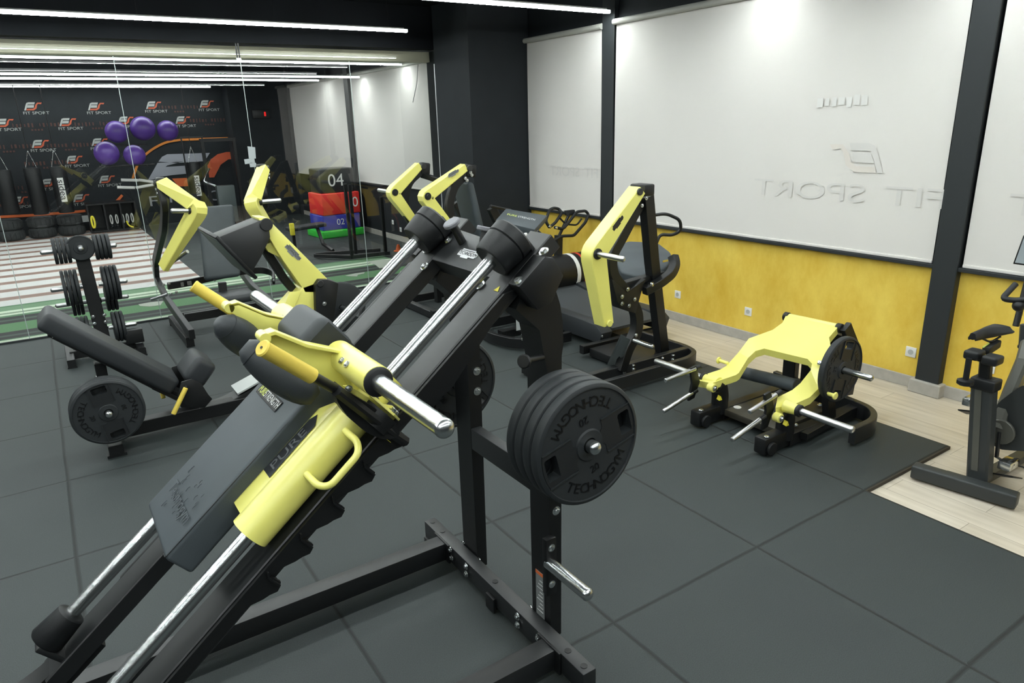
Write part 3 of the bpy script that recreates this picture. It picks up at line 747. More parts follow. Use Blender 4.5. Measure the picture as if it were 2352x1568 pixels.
# weight horns
for sgn in (-1, 1):
    ys = 2.33+sgn*0.365
    zc, tip = (1.072, 0.69) if sgn < 0 else (0.935, 0.66)
    xh = 1.408 if sgn < 0 else 1.50
    horn(hs, (xh, ys-0.06*sgn, zc), (xh, 2.33+sgn*tip, zc), 0.0245)
    if sgn < 0:
        mb = MB(); mb.box(1.40, 1.45, 1.935, 1.966, 0.30, 0.56, 0.004); mb.build('horn_bracket', BLACK, hs, 30)
        horn(hs, (1.42, 1.95, 0.445), (1.42, 1.69, 0.445), 0.025)
        for z in (0.52, 0.35):
            mb = MB(); mb.bolt((1.425, 1.935, z), (0, -1, 0), 0.011, 0.006); mb.build('bolt', ZINC, hs, 30)
        mb = MB(); mb.box(1.385, 1.44, 1.93, 1.966, 0.98, 1.16, 0.004); mb.build('horn_bracket', BLACK, hs, 30)

# --- sled
for sgn in (-1, 1):
    yc = 0.29*sgn
    mb = MB(); mb.tube([S(-0.085, 0, yc), S(-0.088, 0, yc), S(0.40, 0, yc), S(0.403, 0, yc)], [0.058, 0.064, 0.064, 0.058], 40); mb.build('bearing_sleeve', YELLOW, hs, 40)
    # web plate between sleeve and pad, with its dark name sticker
    pts = [S(-0.06, 0.052, yc-.005*sgn), S(-0.06, 0.052, yc-0.14*sgn), S(0.30, 0.052, yc-0.14*sgn), S(0.38, 0.052, yc-0.05*sgn), S(0.38, 0.052, yc-.005*sgn)]
    mb = MB(); mb.prism(pts, hn*0.008, 0.001); mb.build('sled_plate', YELLOW, hs, 25)
    ca, cb2 = (0.085, -0.068*sgn), (0.315, -0.068*sgn)
    pp = [S(0.075, 0.0625, yc-0.030*sgn), S(0.075, 0.0625, yc-0.098*sgn), S(0.285, 0.0625, yc-0.095*sgn), S(0.315, 0.0625, yc-0.075*sgn), S(0.285, 0.0625, yc-0.036*sgn)]
    mb = MB(); mb.prism(pp, hn*0.0008); stk = mb.build('name_sticker', DARKST, hs, 0)
    mb = MB(); mb.text('PURE', 0.058, S(0.175, 0.0637, yc-0.064*sgn), hu, YV*(1), 0.0002, squash=1.2); mb.build('sticker_lettering', mat('dim_print', (0.10, 0.105, 0.11), 0.4), stk, 0)
    # D handle on the outer side
    yo = yc+sgn*.055
    pts = [S(0.335, 0.02, yo), S(0.335, 0.0, yo+.07*sgn), S(0.310, -0.01, yo+.105*sgn), S(0.185, -0.01, yo+.105*sgn), S(0.16, 0.0, yo+.07*sgn), S(0.16, 0.02, yo)]
    mb = MB(); mb.tube(rounded(pts, .03, 5), 0.0115, 12); mb.build('sled_handle', YELLOW, hs, 50)
    # end flanges of the sleeve
    mb = MB()
    mb.prism([S(0.40, 0.05, yc-0.09*sgn), S(0.40, 0.09, yc+0.02*sgn), S(0.40, 0.03, yc+0.085*sgn), S(0.40, -0.05, yc+0.085*sgn), S(0.40, -0.07, yc-0.06*sgn)], hu*0.010, 0.001)
    mb.prism([S(0.465, 0.02, yc+0.03*sgn), S(0.465, 0.06, yc+0.09*sgn), S(0.465, -0.03, yc+0.135*sgn), S(0.465, -0.08, yc+0.10*sgn), S(0.465, -0.06, yc-0.03*sgn)], hu*0.008, 0.001)
    mb.build('sleeve_flange', YELLOW, hs, 25)
    mb = MB(); mb.tube([S(0.41, 0, yc), S(0.56, 0, yc)], 0.055, 32); mb.build('bearing_sleeve', YELLOW, hs, 40)
    for (u_, n_, y_) in ((0.475, -0.035, .105), (0.475, -0.060, .085), (0.39, 0.045, -0.01), (0.475, 0.03, .075)):
        mb = MB(); mb.bolt(S(u_, n_, yc+sgn*y_), hu if u_ > .45 else -hu, 0.010, 0.012); mb.build('bolt', ZINC, hs, 30)
    # yellow horn sleeve with chrome horn
    mb = MB(); mb.tube([S(0.508, 0.125, 0.16*sgn), S(0.508, 0.125, 0.485*sgn), S(0.508, 0.125, 0.487*sgn)], [0.048, 0.048, 0.042], 36); mb.build('horn_sleeve', YELLOW, hs, 40)
    horn(hs, S(0.508, 0.125, 0.47*sgn), S(0.508, 0.125, 0.915*sgn), 0.0265, collar=0.020)
    for k in (0.30, 0.345):
        mb = MB(); mb.bolt(S(0.493, 0.171, k*sgn), hn, 0.009, 0.006); mb.build('bolt', ZINC, hs, 30)
    # support between sleeve tube and bearing
    mb = MB(); mb.prism([S(0.44, 0.03, yc), S(0.56, 0.03, yc), S(0.55, 0.12, yc), S(0.47, 0.12, yc)], YV*0.08*-sgn, 0.001); mb.build('sled_gusset', YELLOW, hs, 25)
    # swept arm plate carrying the grips
    ya = 0.205*sgn
    arm = [(0.385, 0.372), (0.398, 0.392), (0.425, 0.375), (0.452, 0.285), (0.530, 0.140), (0.515, 0.03), (0.430, 0.02), (0.415, 0.17), (0.392, 0.29)]
    mb = MB(); mb.prism([S(u, n, ya) for u, n in arm], YV*0.010*sgn, 0.001)
    mb.prism([S(0.398, 0.392, ya), S(0.427, 0.376, ya), S(0.462, 0.27, ya), S(0.535, 0.137, ya), S(0.528, 0.132, ya), S(0.452, 0.265, ya), S(0.420, 0.366, ya), S(0.396, 0.382, ya)], YV*0.050*sgn, 0.001)
    mb.build('arm', YELLOW, hs, 25)
    mb = MB(); mb.tube([S(0.392, 0.382, ya), S(0.392, 0.382, ya+.055*sgn)], 0.017, 16); mb.build('arm_knuckle', YELLOW, hs, 30)
    # grip and its black stop lever
    g0, g1 = S(0.369, 0.452, 0.481*sgn), S(0.397, 0.268, 0.428*sgn)
    d = (g0-g1).normalized()
    mb = MB(); mb.tube([g0+d*.004, g0, g0-d*.008, g1], [0.021, 0.0245, 0.0225, 0.0235], 28); gr = mb.build('hand_grip', GRIP, hs, 40)
    mb = MB(); mb.cyl(g0+d*.003, g0+d*.0055, 0.004, seg=12); mb.build('grip_screw', BLACK, gr, 30)
    g2 = g1-d*.10
    mb = MB(); mb.cyl(g1, g2, 0.016, seg=20); mb.build('grip_rod', BLACK, gr, 40)
    mb = MB(); mb.bar(rounded([g2, S(0.415, 0.085, 0.405*sgn), S(0.42, 0.0, 0.385*sgn), S(0.425, -0.10, 0.365*sgn), S(0.43, -0.15, 0.36*sgn)], .05, 4), 0.034, 0.095, hu, bev=0.012); mb.build('stop_lever', BLACK, hs, 35)
    mb = MB(); mb.tube([S(0.40, -0.02, 0.37*sgn), S(0.455, -0.02, 0.37*sgn)], 0.062, 28); mb.build('lever_hub', BLACK, hs, 35)
    q = S(0.398, -0.095, 0.385*sgn)
    mb = MB(); mb.prism([q+hn*.018, q-hn*.010-YV*.013, q-hn*.010+YV*.013], -hu*.0006); mb.build('warning_label', WARN, hs, 0)
    # shoulder pad: a soft roll with flat seam
    s0, s1 = S(0.335, 0.385, 0.175*sgn), S(0.350, 0.135, 0.270*sgn)
    dd = (s1-s0).normalized(); cc = (s0+s1)/2; aa = (YV*sgn-dd*(YV*sgn).dot(dd)).normalized(); bb_ = dd.cross(aa)
    rings = []
    for i in range(13):
        f = i/12; k = math.sin(PI*min(max(f*0.96+0.02, 0.0), 1))**0.33
        c = s0.lerp(s1, f)
        rings.append([c+aa*(0.052*k*math.cos(2*PI*j/28))+bb_*(0.062*k*math.sin(2*PI*j/28)) for j in range(28)])
    mb = MB(); mb.ring_loft(rings); sp = mb.build('shoulder_pad', LEATHER_M, hs, 60)
    c = s0.lerp(s1, 0.13); k = math.sin(PI*0.15)**0.33
    mb = MB(); mb.tube([c+aa*(0.0525*k*math.cos(2*PI*j/28))+bb_*(0.0625*k*math.sin(2*PI*j/28)) for j in range(28)], 0.0016, 6, closed=True); mb.build('seam', LEATHER_D, sp, 60)
# latch cover and outer flange, both sides
for sgn in (-1, 1):
    cov = [at(*p, y=1.955) for p in ((760, 893), (775, 884), (800, 897), (850, 928), (908, 978), (903, 996), (868, 1000), (828, 982), (786, 946), (764, 914))]
    cov = [V((p.x, 2.33+sgn*0.375, p.z)) for p in cov]
    mb = MB(); mb.prism(rounded(cov, .02, 2, True), YV*0.040*sgn); mb.build('latch_cover', BLACK, hs, 50)
    fl = [at(*p, y=1.975) for p in ((786, 884), (800, 884), (868, 925), (900, 930), (907, 940), (906, 960), (895, 972), (884, 966))]
    fl = [V((p.x, 2.33+sgn*0.356, p.z)) for p in fl]
    mb = MB(); mb.prism(fl, YV*0.010*sgn, 0.001); mb.build('outer_flange', YELLOW, hs, 30)
    for (px, py) in ((868, 945), (882, 956), (800, 892)):
        p = at(px, py, y=1.963); boltq = MB(); boltq.bolt(V((p.x, 2.33+sgn*.368, p.z)), YV*sgn, 0.008, 0.012); boltq.build('bolt', ZINC, hs, 30)
# cross members of the sled under the pad
for u_ in (0.02, 0.33):
    mb = MB(); mb.bar([S(u_, -0.01, -0.25), S(u_, -0.01, 0.25)], 0.03, 0.05, hu); mb.build('sled_crossbar', BLACK, hs, 30)
mb = MB(); mb.tube([S(0.508, 0.125, -0.2), S(0.508, 0.125, 0.2)], 0.040, 32); mb.build('cross_tube', YELLOW, hs, 40)

# back pad: thick slab with rounded corners, piping seam and label
mb = MB(); mb.obox(S(0.055, 0.060, 0.014), hu*0.365, YV*0.200, hn*0.055, 0.016, 4); bp = mb.build('back_pad', LEATHER, hs, 50)
for v in bp.data.vertices:                       # lower end tapers a little towards the back
    u_ = (V(v.co)+V(bp['_wl'])-ho).dot(hu)
    if u_ < -0.25: v.co += hn*(-(u_+0.25)*-0.35)*0.5
loop = [S(-0.292, 0.098, 0.165), S(-0.292, 0.098, -0.165), S(0.41, 0.098, -0.165), S(0.41, 0.098, 0.165)]
mb = MB(); mb.tube(rounded([S(-0.306, 0.1015, -0.15), S(-0.304, 0.1055, -0.181), S(0.40, 0.1055, -0.181)], .01), 0.0022, 6); mb.build('piping', LEATHER_D, bp, 50)
lc = S(0.248, 0.1165, 0.045)
l0, l1 = at(602, 886, z=1.0), at(640, 940, z=1.0)
mb = MB(); mb.obox(lc, YV*0.118, hu*0.021, hn*0.0012, 0.001, 1); lb = mb.build('name_label', mat('label_black', (0.012, 0.012, 0.012), 0.6), bp, 0)
mb = MB(); mb.text('PURE', 0.040, lc+YV*0.072+hn*.0015, -YV, hu, 0.0003, squash=0.78); mb.build('label_word', mat('label_lime', (0.62, 0.70, 0.15), 0.6), lb, 0)
mb = MB(); mb.text('STRENGTH', 0.040, lc-YV*0.036+hn*.0015, -YV, hu, 0.0003, squash=0.78); mb.build('label_word', PRINT, lb, 0)
# embossed name across the lower end of the pad
EMB = mat('embossed_vinyl', (0.055, 0.066, 0.074), 0.38, spec=0.5)
mb = MB(); mb.text('Technogym', 0.062, S(-0.19, 0.1152, 0.0), -YV, hu, 0.0006, squash=1.0); mb.build('embossed_name', LEATHER, bp, 0)
mb = MB(); rnd = random.Random(3)
for i in range(26):
    u_, y_ = -0.20+rnd.uniform(-.06, .10), rnd.uniform(-.12, .12)
    a = rnd.uniform(-.5, .5); L = rnd.uniform(.008, .02)
    mb.tube(rounded([S(u_, 0.1145, y_), S(u_+L*.6, 0.1165, y_+L*a), S(u_+L*1.3, 0.1145, y_+L*a*.3)], .005, 3), 0.0012, 5)
mb.build('creases', LEATHER, bp, 60)['kind'] = 'stuff'
# neck roll
cN = S(0.505, 0.15, 0.075)
rings = []
a_ax = (hu*0.75+hn*-0.25).normalized()
mb = MB(); mb.obox(S(0.505, 0.165, 0.0), hu*0.070, YV*0.145, hn*0.085, 0.038, 5); nr = mb.build('neck_pad', LEATHER_M, hs, 60)
mb = MB(); mb.obox(S(0.510, 0.158, -0.1455), hu*0.055, YV*0.001, hn*0.068, 0.022, 3); mb.build('pad_end', LEATHER_D, nr, 50)

# plates on the hack squat
g = 'four large plates on the near upright'
stack('A', (1.408, 1.680, 1.072), (0, -1, 0), 4, 0, ['large black plate facing the camera, outermost on the near upright of the hack squat',
      'second large plate from the front of the stack on the near upright', 'third large plate from the front of the stack on the near upright',
      'innermost large plate of the stack, touching the near upright'], g, T=0.048, spins=[math.radians(15), 0.9, 2.1, 0.2])
plate('A', (1.50, 2.79, 0.935), (0, -1, 0), math.radians(-50), 'large black plate hanging behind the far upright, seen between the uprights', None)

# ------------------------------------------------------------------ shared builders for the plate-loaded machines
def pad(parent, c, ux, uy, uz, bev=0.03, name='pad', m=LEATHER):
    mb = MB(); mb.obox(c, ux, uy, uz, bev, 4); return mb.build(name, m, parent, 60)
def rod(parent, p, q, r, m=BLACK, name='rod', sm=40):
    mb = MB(); mb.cyl(p, q, r, seg=20, cham=min(r*.3, .004)); return mb.build(name, m, parent, sm)
def barp(parent, pts, w, h, side, m=BLACK, name='frame_bar', bev=0.004):
    mb = MB(); mb.bar(pts, w, h, side, bev); return mb.build(name, m, parent, 30)
def pipe(parent, pts, r, m=BLACK, name='pipe', rr=0.05, seg=12, closed=False):
    mb = MB(); mb.tube(rounded(pts, rr, 5, closed), r, seg, closed); return mb.build(name, m, parent, 50)
def boltp(parent, p, d, r=0.012):
    mb = MB(); mb.bolt(p, d, r, r*.9); return mb.build('bolt', ZINC, parent, 30)
def disc(parent, p, d, r, h, m=BLACK, name='hub'):
    p, d = V(p), V(d).normalized(); return rod(parent, p, p+d*h, r, m, name)
def side_sticker(parent, c, X, Y, L, m=GREYST):
    """Stepped dark name sticker."""
    return badge(parent, c, X, Y, L, m, DARKST, True, 'logo_sticker')

# ------------------------------------------------------------------ leg press, far left
lp = thing('leg_press_machine', (0.8, 5.53, 0), 'leg press with reclined black bench, yellow boom and black foot plate, left of hack squat', 'gym machine')
y0, y1 = 5.38, 5.68; yc = 5.53
# bench pad
pa, pb = at(165, 745, y=y0), at(350, 840, y=y0)
bd = (pb-pa).normalized(); bn = V((-bd.z, 0, bd.x)); bn = bn if bn.z > 0 else -bn
top, bot = pa-bd*0.16, pa+bd*0.80
cN = (top+bot)/2; cN.y = yc
pad(lp, cN-bn*0.065, bd*((bot-top).length/2), V((0, 0.17, 0)), bn*0.066, 0.035, 'back_pad', LEATHER_D)
mb = MB(); mb.bar([V((top.x, yc, top.z))-bn*.135+bd*.10, V((bot.x, yc, bot.z))-bn*.135+bd*.05], 0.10, 0.05, YV, 0.005); mb.build('bench_frame', BLACK, lp, 30)
for px, py in ((294, 854), (373, 886)):
    boltp(lp, at(px, py, y=y0+.09), (0, -1, 0), 0.016)
barp(lp, [V((top.x, yc, top.z))-bn*.13+bd*.12, V((top.x, yc, top.z))-bn*.135+bd*1.02], 0.26, 0.03, YV, BLACK, 'side_plate')
# seat roll
sc = at(450, 843, y=yc)
pad(lp, sc, bn*0.105, V((0, 0.175, 0)), bd*0.085, 0.045, 'seat_pad', LEATHER_D)
# shield plates either side of the seat, grips
for sgn in (-1, 1):
    ys = yc+sgn*0.20
    base = [at(*p, y=yc-.20) for p in ((408, 905), (416, 876), (440, 869), (462, 880), (478, 905), (487, 915), (470, 935), (415, 935))]
    mb = MB(); mb.prism([V((p.x, ys, p.z)) for p in base], YV*0.012*sgn, 0.002); mb.build('side_shield', BLACK, lp, 30)
g0, g1 = at(427, 890, y=yc-.24), at(398, 951, y=yc-.26)
rod(lp, g0, g1, 0.017, GRIP, 'hand_grip'); g2 = V((g1.x, 2*yc-g1.y, g1.z)); g3 = V((g0.x, 2*yc-g0.y, g0.z)); rod(lp, g3, g2, 0.017, GRIP, 'hand_grip')
rod(lp, g0+V((0, .05, .0)), g0, 0.012, BLACK, 'grip_rod')
q = at(372, 899, y=yc+.1); rod(lp, q, q+V((0.0, -.02, -.05)), 0.016, GRIP, 'release_grip')
# curved rail under the seat and pale step plate
rp = [at(*p, y=yc) for p in ((350, 878), (430, 915), (480, 938), (520, 925), (600, 880), (680, 835))]
barp(lp, rounded(rp, .25, 6), 0.17, 0.06, YV, SATIN, 'curved_rail')
for i in (0, 1):
    boltp(lp, at(426+17*i, 908+7*i, y=yc-.082), (0, -1, 0), 0.014)
sp_ = [at(533, 889, y=yc-.13), at(560, 912, y=yc-.13), at(640, 868, y=yc-.13), at(612, 845, y=yc-.13)]
mb = MB(); q0, q1 = at(540, 905, y=yc), at(660, 838, y=yc); mb.bar([q0+ZV*.035, q1+ZV*.035], 0.22, 0.012, YV); mb.build('step_plate', mat('pale_aluminium', (0.48, 0.50, 0.49), 0.45, metal=0.3), lp, 30)
# floor rails
barp(lp, [V((0.10, 5.47, 0.085)), V((2.1, 5.47, 0.085))], 0.10, 0.10, YV, BLACK, 'base_rail')
barp(lp, [V((0.10, 5.18, 0.055)), V((0.10, 5.88, 0.055))], 0.09, 0.07, XV, BLACK, 'base_foot')
for y in (5.22, 5.84):
    mb = MB(); mb.box(0.04, 0.16, y-.03, y+.03, 0, 0.02); mb.build('rubber_foot', RUBBER, lp, 0)
barp(lp, [V((0.12, 5.53, 0.1)), V((0.12, 5.53, 0.60))], 0.09, 0.07, YV, BLACK, 'post')
horn(lp, (0.101, 5.46, 0.356), (0.101, 5.07, 0.356), 0.023)
horn(lp, (0.101, 5.60, 0.356), (0.101, 5.99, 0.356), 0.023)
stack('A', (0.101, 5.115, 0.356), (0, -1, 0), 3, 0, ['black plate facing the camera, low on the floor frame of the leg press bench',
      'second plate behind the facing one under the leg press bench', 'third plate of the stack under the leg press bench, nearest its frame'], 'plates under the leg press bench', T=0.048, spins=[math.radians(-80), 1.2, 0.3])
# boom: box arm with foot plate, then yellow L-shaped beam pivoting on the black base
yb = 5.55
B_ = at(497, 543, y=5.30); C_ = at(590, 640, y=5.30); A_ = V((B_.x, 5.96, B_.z)); D_ = V((C_.x, 5.96, C_.z))
fd = (C_-B_).normalized(); fn_ = V((fd.z, 0, -fd.x)); fn_ = fn_ if fn_.x < 0 else -fn_
mb = MB(); mb.obox((B_+D_)/2, fd*((C_-B_).length/2), YV*0.33, fn_*0.014, 0.008); ftp = mb.build('foot_plate', BLACK, lp, 30)
mb = MB(); mb.obox((B_+D_)/2+fn_*0.0145, fd*((C_-B_).length/2-.025), YV*0.31, fn_*0.002, 0.001); mb.build('tread', mat('foot_tread', (0.10, 0.12, 0.11), 0.6, bump=.5, bscale=120), ftp, 30)
bx = [at(*p, y=yb-.13) for p in ((498, 546), (598, 506), (616, 510), (621, 545), (600, 590), (575, 632))]
mb = MB(); mb.prism(bx, YV*0.24, 0.006); mb.build('arm_box', SATIN, lp, 30)
q = at(614, 512, y=yb-.13); disc(lp, q+V((-.01, .0, -.01)), (0, -1, 0), 0.048, 0.012, SATIN, 'pivot_cover')
# yellow boom (side profile) and cap
prof = [(592, 500), (612, 499), (752, 640), (738, 672), (700, 672), (694, 660), (650, 598), (622, 552)]
pp = [at(*p, y=yb-.10) for p in prof]
mb = MB(); mb.prism(pp, YV*0.20, 0.006); bo = mb.build('boom', YELLOW, lp, 30)
ca, cbm = at(660, 562, y=yb-.1005), at(690, 600, y=yb-.1005)
prof2 = [(752, 640), (742, 700), (703, 765), (690, 830), (610, 810), (632, 728), (668, 690), (694, 660)]
pp2 = [at(*p, y=yb-.10) for p in prof2]
mb = MB(); mb.prism(pp2, YV*0.20, 0.006); b2_ = mb.build('boom', YELLOW, lp, 30)
gx = [at(*p, y=yb-.102) for p in ((664, 670), (690, 668), (640, 790), (618, 790))]
mb = MB(); mb.prism(gx, YV*-0.012, 0.001); mb.build('boom_rib', YELLOW, b2_, 30)
xd = (at(690, 598, y=yb-.102)-at(658, 565, y=yb-.102)).normalized(); side_sticker(bo, at(673, 580, y=yb-.101), xd, V((-xd.z, 0, xd.x))*-1 if False else V((xd.z*-1, 0, xd.x)), 0.155)
xd = (at(682, 668, y=yb-.102)-at(655, 708, y=yb-.102)).normalized(); side_sticker(b2_, at(667, 690, y=yb-.101), xd, V((-xd.z, 0, xd.x)), 0.13)
# black carrier at the pivot and its legs
ck = [at(*p, y=yb-.15) for p in ((724, 655), (733, 642), (752, 642), (778, 650), (771, 705), (760, 790), (712, 800), (726, 720))]
mb = MB(); mb.prism(ck, YV*0.30, 0.006); mb.build('pivot_carrier', BLACK, lp, 30)
disc(lp, at(735, 651, y=yb-.15), (0, -1, 0), 0.028, 0.014, SATIN, 'pivot_bolt')
boltp(lp, at(745, 697, y=yb-.152), (0, -1, 0), 0.012)
barp(lp, [V((2.10, 5.20, 0.055)), V((2.10, 5.92, 0.055))], 0.09, 0.08, XV, BLACK, 'base_foot')
for y in (5.22, 5.90):
    mb = MB(); mb.box(2.05, 2.15, y-.03, y+.03, 0, 0.02); mb.build('rubber_foot', RUBBER, lp, 0)
# strut behind the boom
barp(lp, [at(600, 560, y=yb+.05), at(652, 640, y=yb+.05), at(694, 690, y=yb+.05)], 0.08, 0.06, YV, BLACK, 'strut')
q0 = at(612, 560, y=yb-.06); mb = MB(); mb.prism([at(*p, y=yb-.05) for p in ((606, 562), (625, 556), (650, 585), (640, 590), (616, 578))], YV*0.1, 0.003); mb.build('boom_catch', YELLOW, lp, 30)
pl_ = plate('A', (2.02, 5.86, 0.62), (0, 1, 0), 0.4, 'black plate mostly hidden behind the black pivot carrier of the leg press', None)
horn(lp, (2.02, 5.69, 0.62), (2.02, 6.02, 0.62), 0.023)

# ------------------------------------------------------------------ chest press behind the leg press (its levers point at the camera)
def lever(parent, pts, W, H, side, hubs=True, name='lever'):
    mb = MB(); P = rounded(pts, 0.05, 4)
    n = len(P); L = [0]
    for i in range(1, n): L.append(L[-1]+(P[i]-P[i-1]).length)
    def itp(vals):
        out = []
        ks = [0]
        for i in range(1, len(pts)): ks.append(ks[-1]+(V(pts[i])-V(pts[i-1])).length)
        for l in L:
            l = l*ks[-1]/L[-1]
            for j in range(len(ks)-1):
                if l <= ks[j+1]+1e-6:
                    f = (l-ks[j])/(ks[j+1]-ks[j]); out.append(vals[j]*(1-f)+vals[j+1]*f); break
        return out
    mb.bar(P, itp(W), itp(H), side, 0.006); return mb.build(name, YELLOW, parent, 24)
cp = thing('chest_press_machine', (1.5, 8.1, 0), 'chest press by the glass, its two yellow levers spread left and right toward the camera', 'gym machine')
XC = 1.49
for sgn in (-1, 1):
    def mx(p):           # traced on the left half, mirrored for the right half
        p = V(p); return p if sgn < 0 else V((2*XC-p.x, p.y, p.z))
    nm = 'left' if sgn < 0 else 'right'
    piv, elb, end = mx((1.02, 7.80, 1.66)), mx((1.245, 7.38, 1.42)), mx((0.885, 7.72, 0.84))
    if sgn > 0: piv, elb, end = V((2.01, 7.80, 1.735)), V((1.745, 7.38, 1.43)), V((2.05, 7.55, 0.88))
    lv = lever(cp, [piv, elb, end], [0.12, 0.15, 0.11], [0.085, 0.125, 0.06], V((0.25*sgn, 0.6, 0.35)))
    # side frame: curved flat upright on x = const, foot
    if sgn < 0:
        up = [at(*p, x=1.0) for p in ((367, 428), (378, 470), (376, 520), (357, 600), (360, 640), (385, 690), (441, 768))]
    else:
        up = [V((2*XC-p.x, p.y, p.z)) for p in up]
    barp(cp, rounded(up, .12, 5), 0.055, 0.10, V((1, 0, 0)), BLACK, 'upright')
    fx = mx((1.0, 0, 0)).x
    barp(cp, [V((fx, 7.62, 0.06)), V((fx, 8.75, 0.06))], 0.075, 0.09, XV, BLACK, 'base_foot')
    for y in (7.66, 8.70):
        mb = MB(); mb.box(fx-.04, fx+.04, y-.03, y+.03, 0, 0.016); mb.build('rubber_foot', RUBBER, cp, 0)
    mb = MB(); mb.obox(piv+V((0, 0.05, -0.01)), (0.045, 0, 0), (0, 0.06, 0), (0, 0, 0.06), 0.015); mb.build('pivot_block', BLACK, cp, 30)
    disc(cp, piv+V((sgn*.05, .03, 0)), (sgn, 0, 0), 0.032, 0.02, SATIN, 'pivot_bolt')
    # horn
    e2 = elb+V((sgn*0.03, 0.05, -.01))
    if sgn < 0: h0, h1 = at(440, 484, y=7.40), at(392, 484, y=7.40)
    else: h0, h1 = at(594, 464, y=7.40), at(646, 460, y=7.40)
    disc(cp, h0, (h1-h0), 0.036, 0.03, RUBBER, 'horn_collar'); horn(cp, h0, h1, 0.022, m=STEEL)
    # hand grip near the lever end
    if sgn < 0: a_, b_ = at(398, 600, y=7.75), at(431, 577, y=7.55)
    else: a_, b_ = V((2.05, 7.6, 0.90)), V((1.86, 7.5, 0.93))
    rod(cp, a_, b_, 0.019, STEEL, 'hand_grip')
    # link rods under the pivot
    rod(cp, piv+V((0.01*sgn, .05, -.06)), piv+V((sgn*.03, .16, -.42)), 0.014, BLACK, 'link_rod')
    for (dx, dz) in ((0.06, -.06), (.055, -.10)):
        boltp(cp, piv+V((sgn*dx, .03, dz)), (sgn, 0, 0), 0.013)
# bowed crossbar with instruction sign
cr_ = [at(*p, y=yy) for p, yy in (((386, 657), 8.05), ((440, 648), 8.15), ((492, 636), 8.25), ((560, 622), 8.40), ((608, 620), 8.45), ((630, 628), 8.30), ((628, 646), 8.1))]
barp(cp, rounded(cr_, .15, 5), 0.075, 0.03, ZV, BLACK, 'crossbar')
for px, py in ((417, 653), (435, 650)):
    mb = MB(); c = at(px, py, y=8.09); mb.box(c.x-.022, c.x+.022, c.y-.004, c.y, c.z-.022, c.z+.022); mb.build('instruction_sign', mat('dim_sign', (0.12, 0.12, 0.11), .5), cp, 0)
barp(cp, [V((1.03, 7.95, 0.24)), V((1.95, 7.95, 0.24))], 0.09, 0.05, ZV, BLACK, 'lower_crossbar')
barp(cp, [V((1.03, 8.45, 0.14)), V((1.95, 8.45, 0.14))], 0.09, 0.05, ZV, BLACK, 'lower_crossbar')
for px, py in ((388, 651), (376, 654), (393, 675), (405, 671), (493, 643), (629, 643)):
    boltp(cp, at(px, py, y=7.95), (0, -1, 0), 0.010)
# back pad, seat and post
c = at(503, 556, y=8.0); t_ = (at(497, 474, y=8.18)-at(515, 645, y=7.86)).normalized()
pad(cp, c, XV*0.185, t_*0.40, V((0, -t_.z, t_.y))*0.045, 0.035, 'back_pad', LEATHER)
c = at(540, 681, y=7.75); pad(cp, c, XV*0.19, V((0, 0.18, 0)), ZV*0.045, 0.035, 'seat_pad', LEATHER_D)
barp(cp, [at(510, 648, y=7.95), at(514, 690, y=7.95), V((1.50, 7.95, 0.2))], 0.08, 0.06, XV, SATIN, 'seat_post')
# white pedal bar at the foot
rod(cp, at(347, 688, x=0.82), at(384, 676, x=0.98), 0.016, STEEL, 'foot_bar')

# ------------------------------------------------------------------ chest press by the corner column, facing left
dp = thing('incline_press_machine', (3.9, 7.35, 0), 'press machine in front of the corner column, both yellow levers bent toward the left', 'gym machine')
for k, (yy, piv, elb, end) in enumerate(((6.90, (1066, 384), (974, 452), (1062, 560)), (7.80, (962, 380), (900, 443), (965, 530)))):
    P, Eb, En = at(*piv, y=yy), at(*elb, y=yy), at(*end, y=yy)
    lv = lever(dp, [P, Eb, En], [0.11, 0.13, 0.10], [0.085, 0.135, 0.085], YV)
    if k == 0:
        a_, b_ = at(1030, 405, y=yy-.067), at(1053, 391, y=yy-.067); xd = (b_-a_).normalized(); side_sticker(lv, (a_+b_)/2, xd, V((-xd.z, 0, xd.x)), 0.145)
    disc(dp, Eb+V((.012, -.066, .01)), (0, -1, 0), 0.040, 0.010, RUBBER, 'horn_collar'); disc(dp, Eb+V((.012, -.074, .01)), (0, -1, 0), 0.022, 0.008, DARKST, 'horn_socket')
    if k == 1:
        h0 = Eb+V((0, .066, .01)); horn(dp, h0, h0+V((0, 0.33, 0)), 0.022, m=STEEL)
    else:
        h0 = Eb+V((0.2, .066, .03)); horn(dp, h0, h0+V((0, 0.16, 0)), 0.020, m=STEEL)
    disc(dp, P+V((0.035, -.05, -.01)), (0, -1, 0), 0.034, 0.02, SATIN, 'pivot_bolt')
    mb = MB(); mb.obox(P+V((0.07, 0, -.04)), (0.06, 0, -.01), (0, 0.05, 0), (0.01, 0, 0.07), 0.02); mb.build('pivot_block', BLACK, dp, 30)
    off = piv[0]-1066, piv[1]-384
    fr_ = [(1072, 398), (1042, 425), (1030, 470), (1036, 510), (1060, 545), (1085, 570), (1105, 620)]
    if k == 0: F0 = [at(*p, y=yy) for p in fr_]; F1 = F0
    else: F1 = [V((p.x-F0[0].x+P.x+.02, yy, p.z)) for p in F0]
    barp(dp, rounded(F1, .08, 4), 0.07, 0.09, YV, BLACK, 'upright')
    for q in ((1081, 396), (1084, 402), (1069, 409), (1073, 414)):
        if k == 0: boltp(dp, at(*q, y=yy-.055), (0, -1, 0), 0.012)
barp(dp, [at(970, 402, y=7.8), at(1020, 418, y=7.5)], 0.06, 0.06, ZV, BLACK, 'crossbar')
c = at(1079, 488, y=7.1); pad(dp, c, V((0.045, 0, 0.0)), V((0, 0.19, 0)), V((-.08, 0, 0.36)), 0.035, 'back_pad', LEATHER)
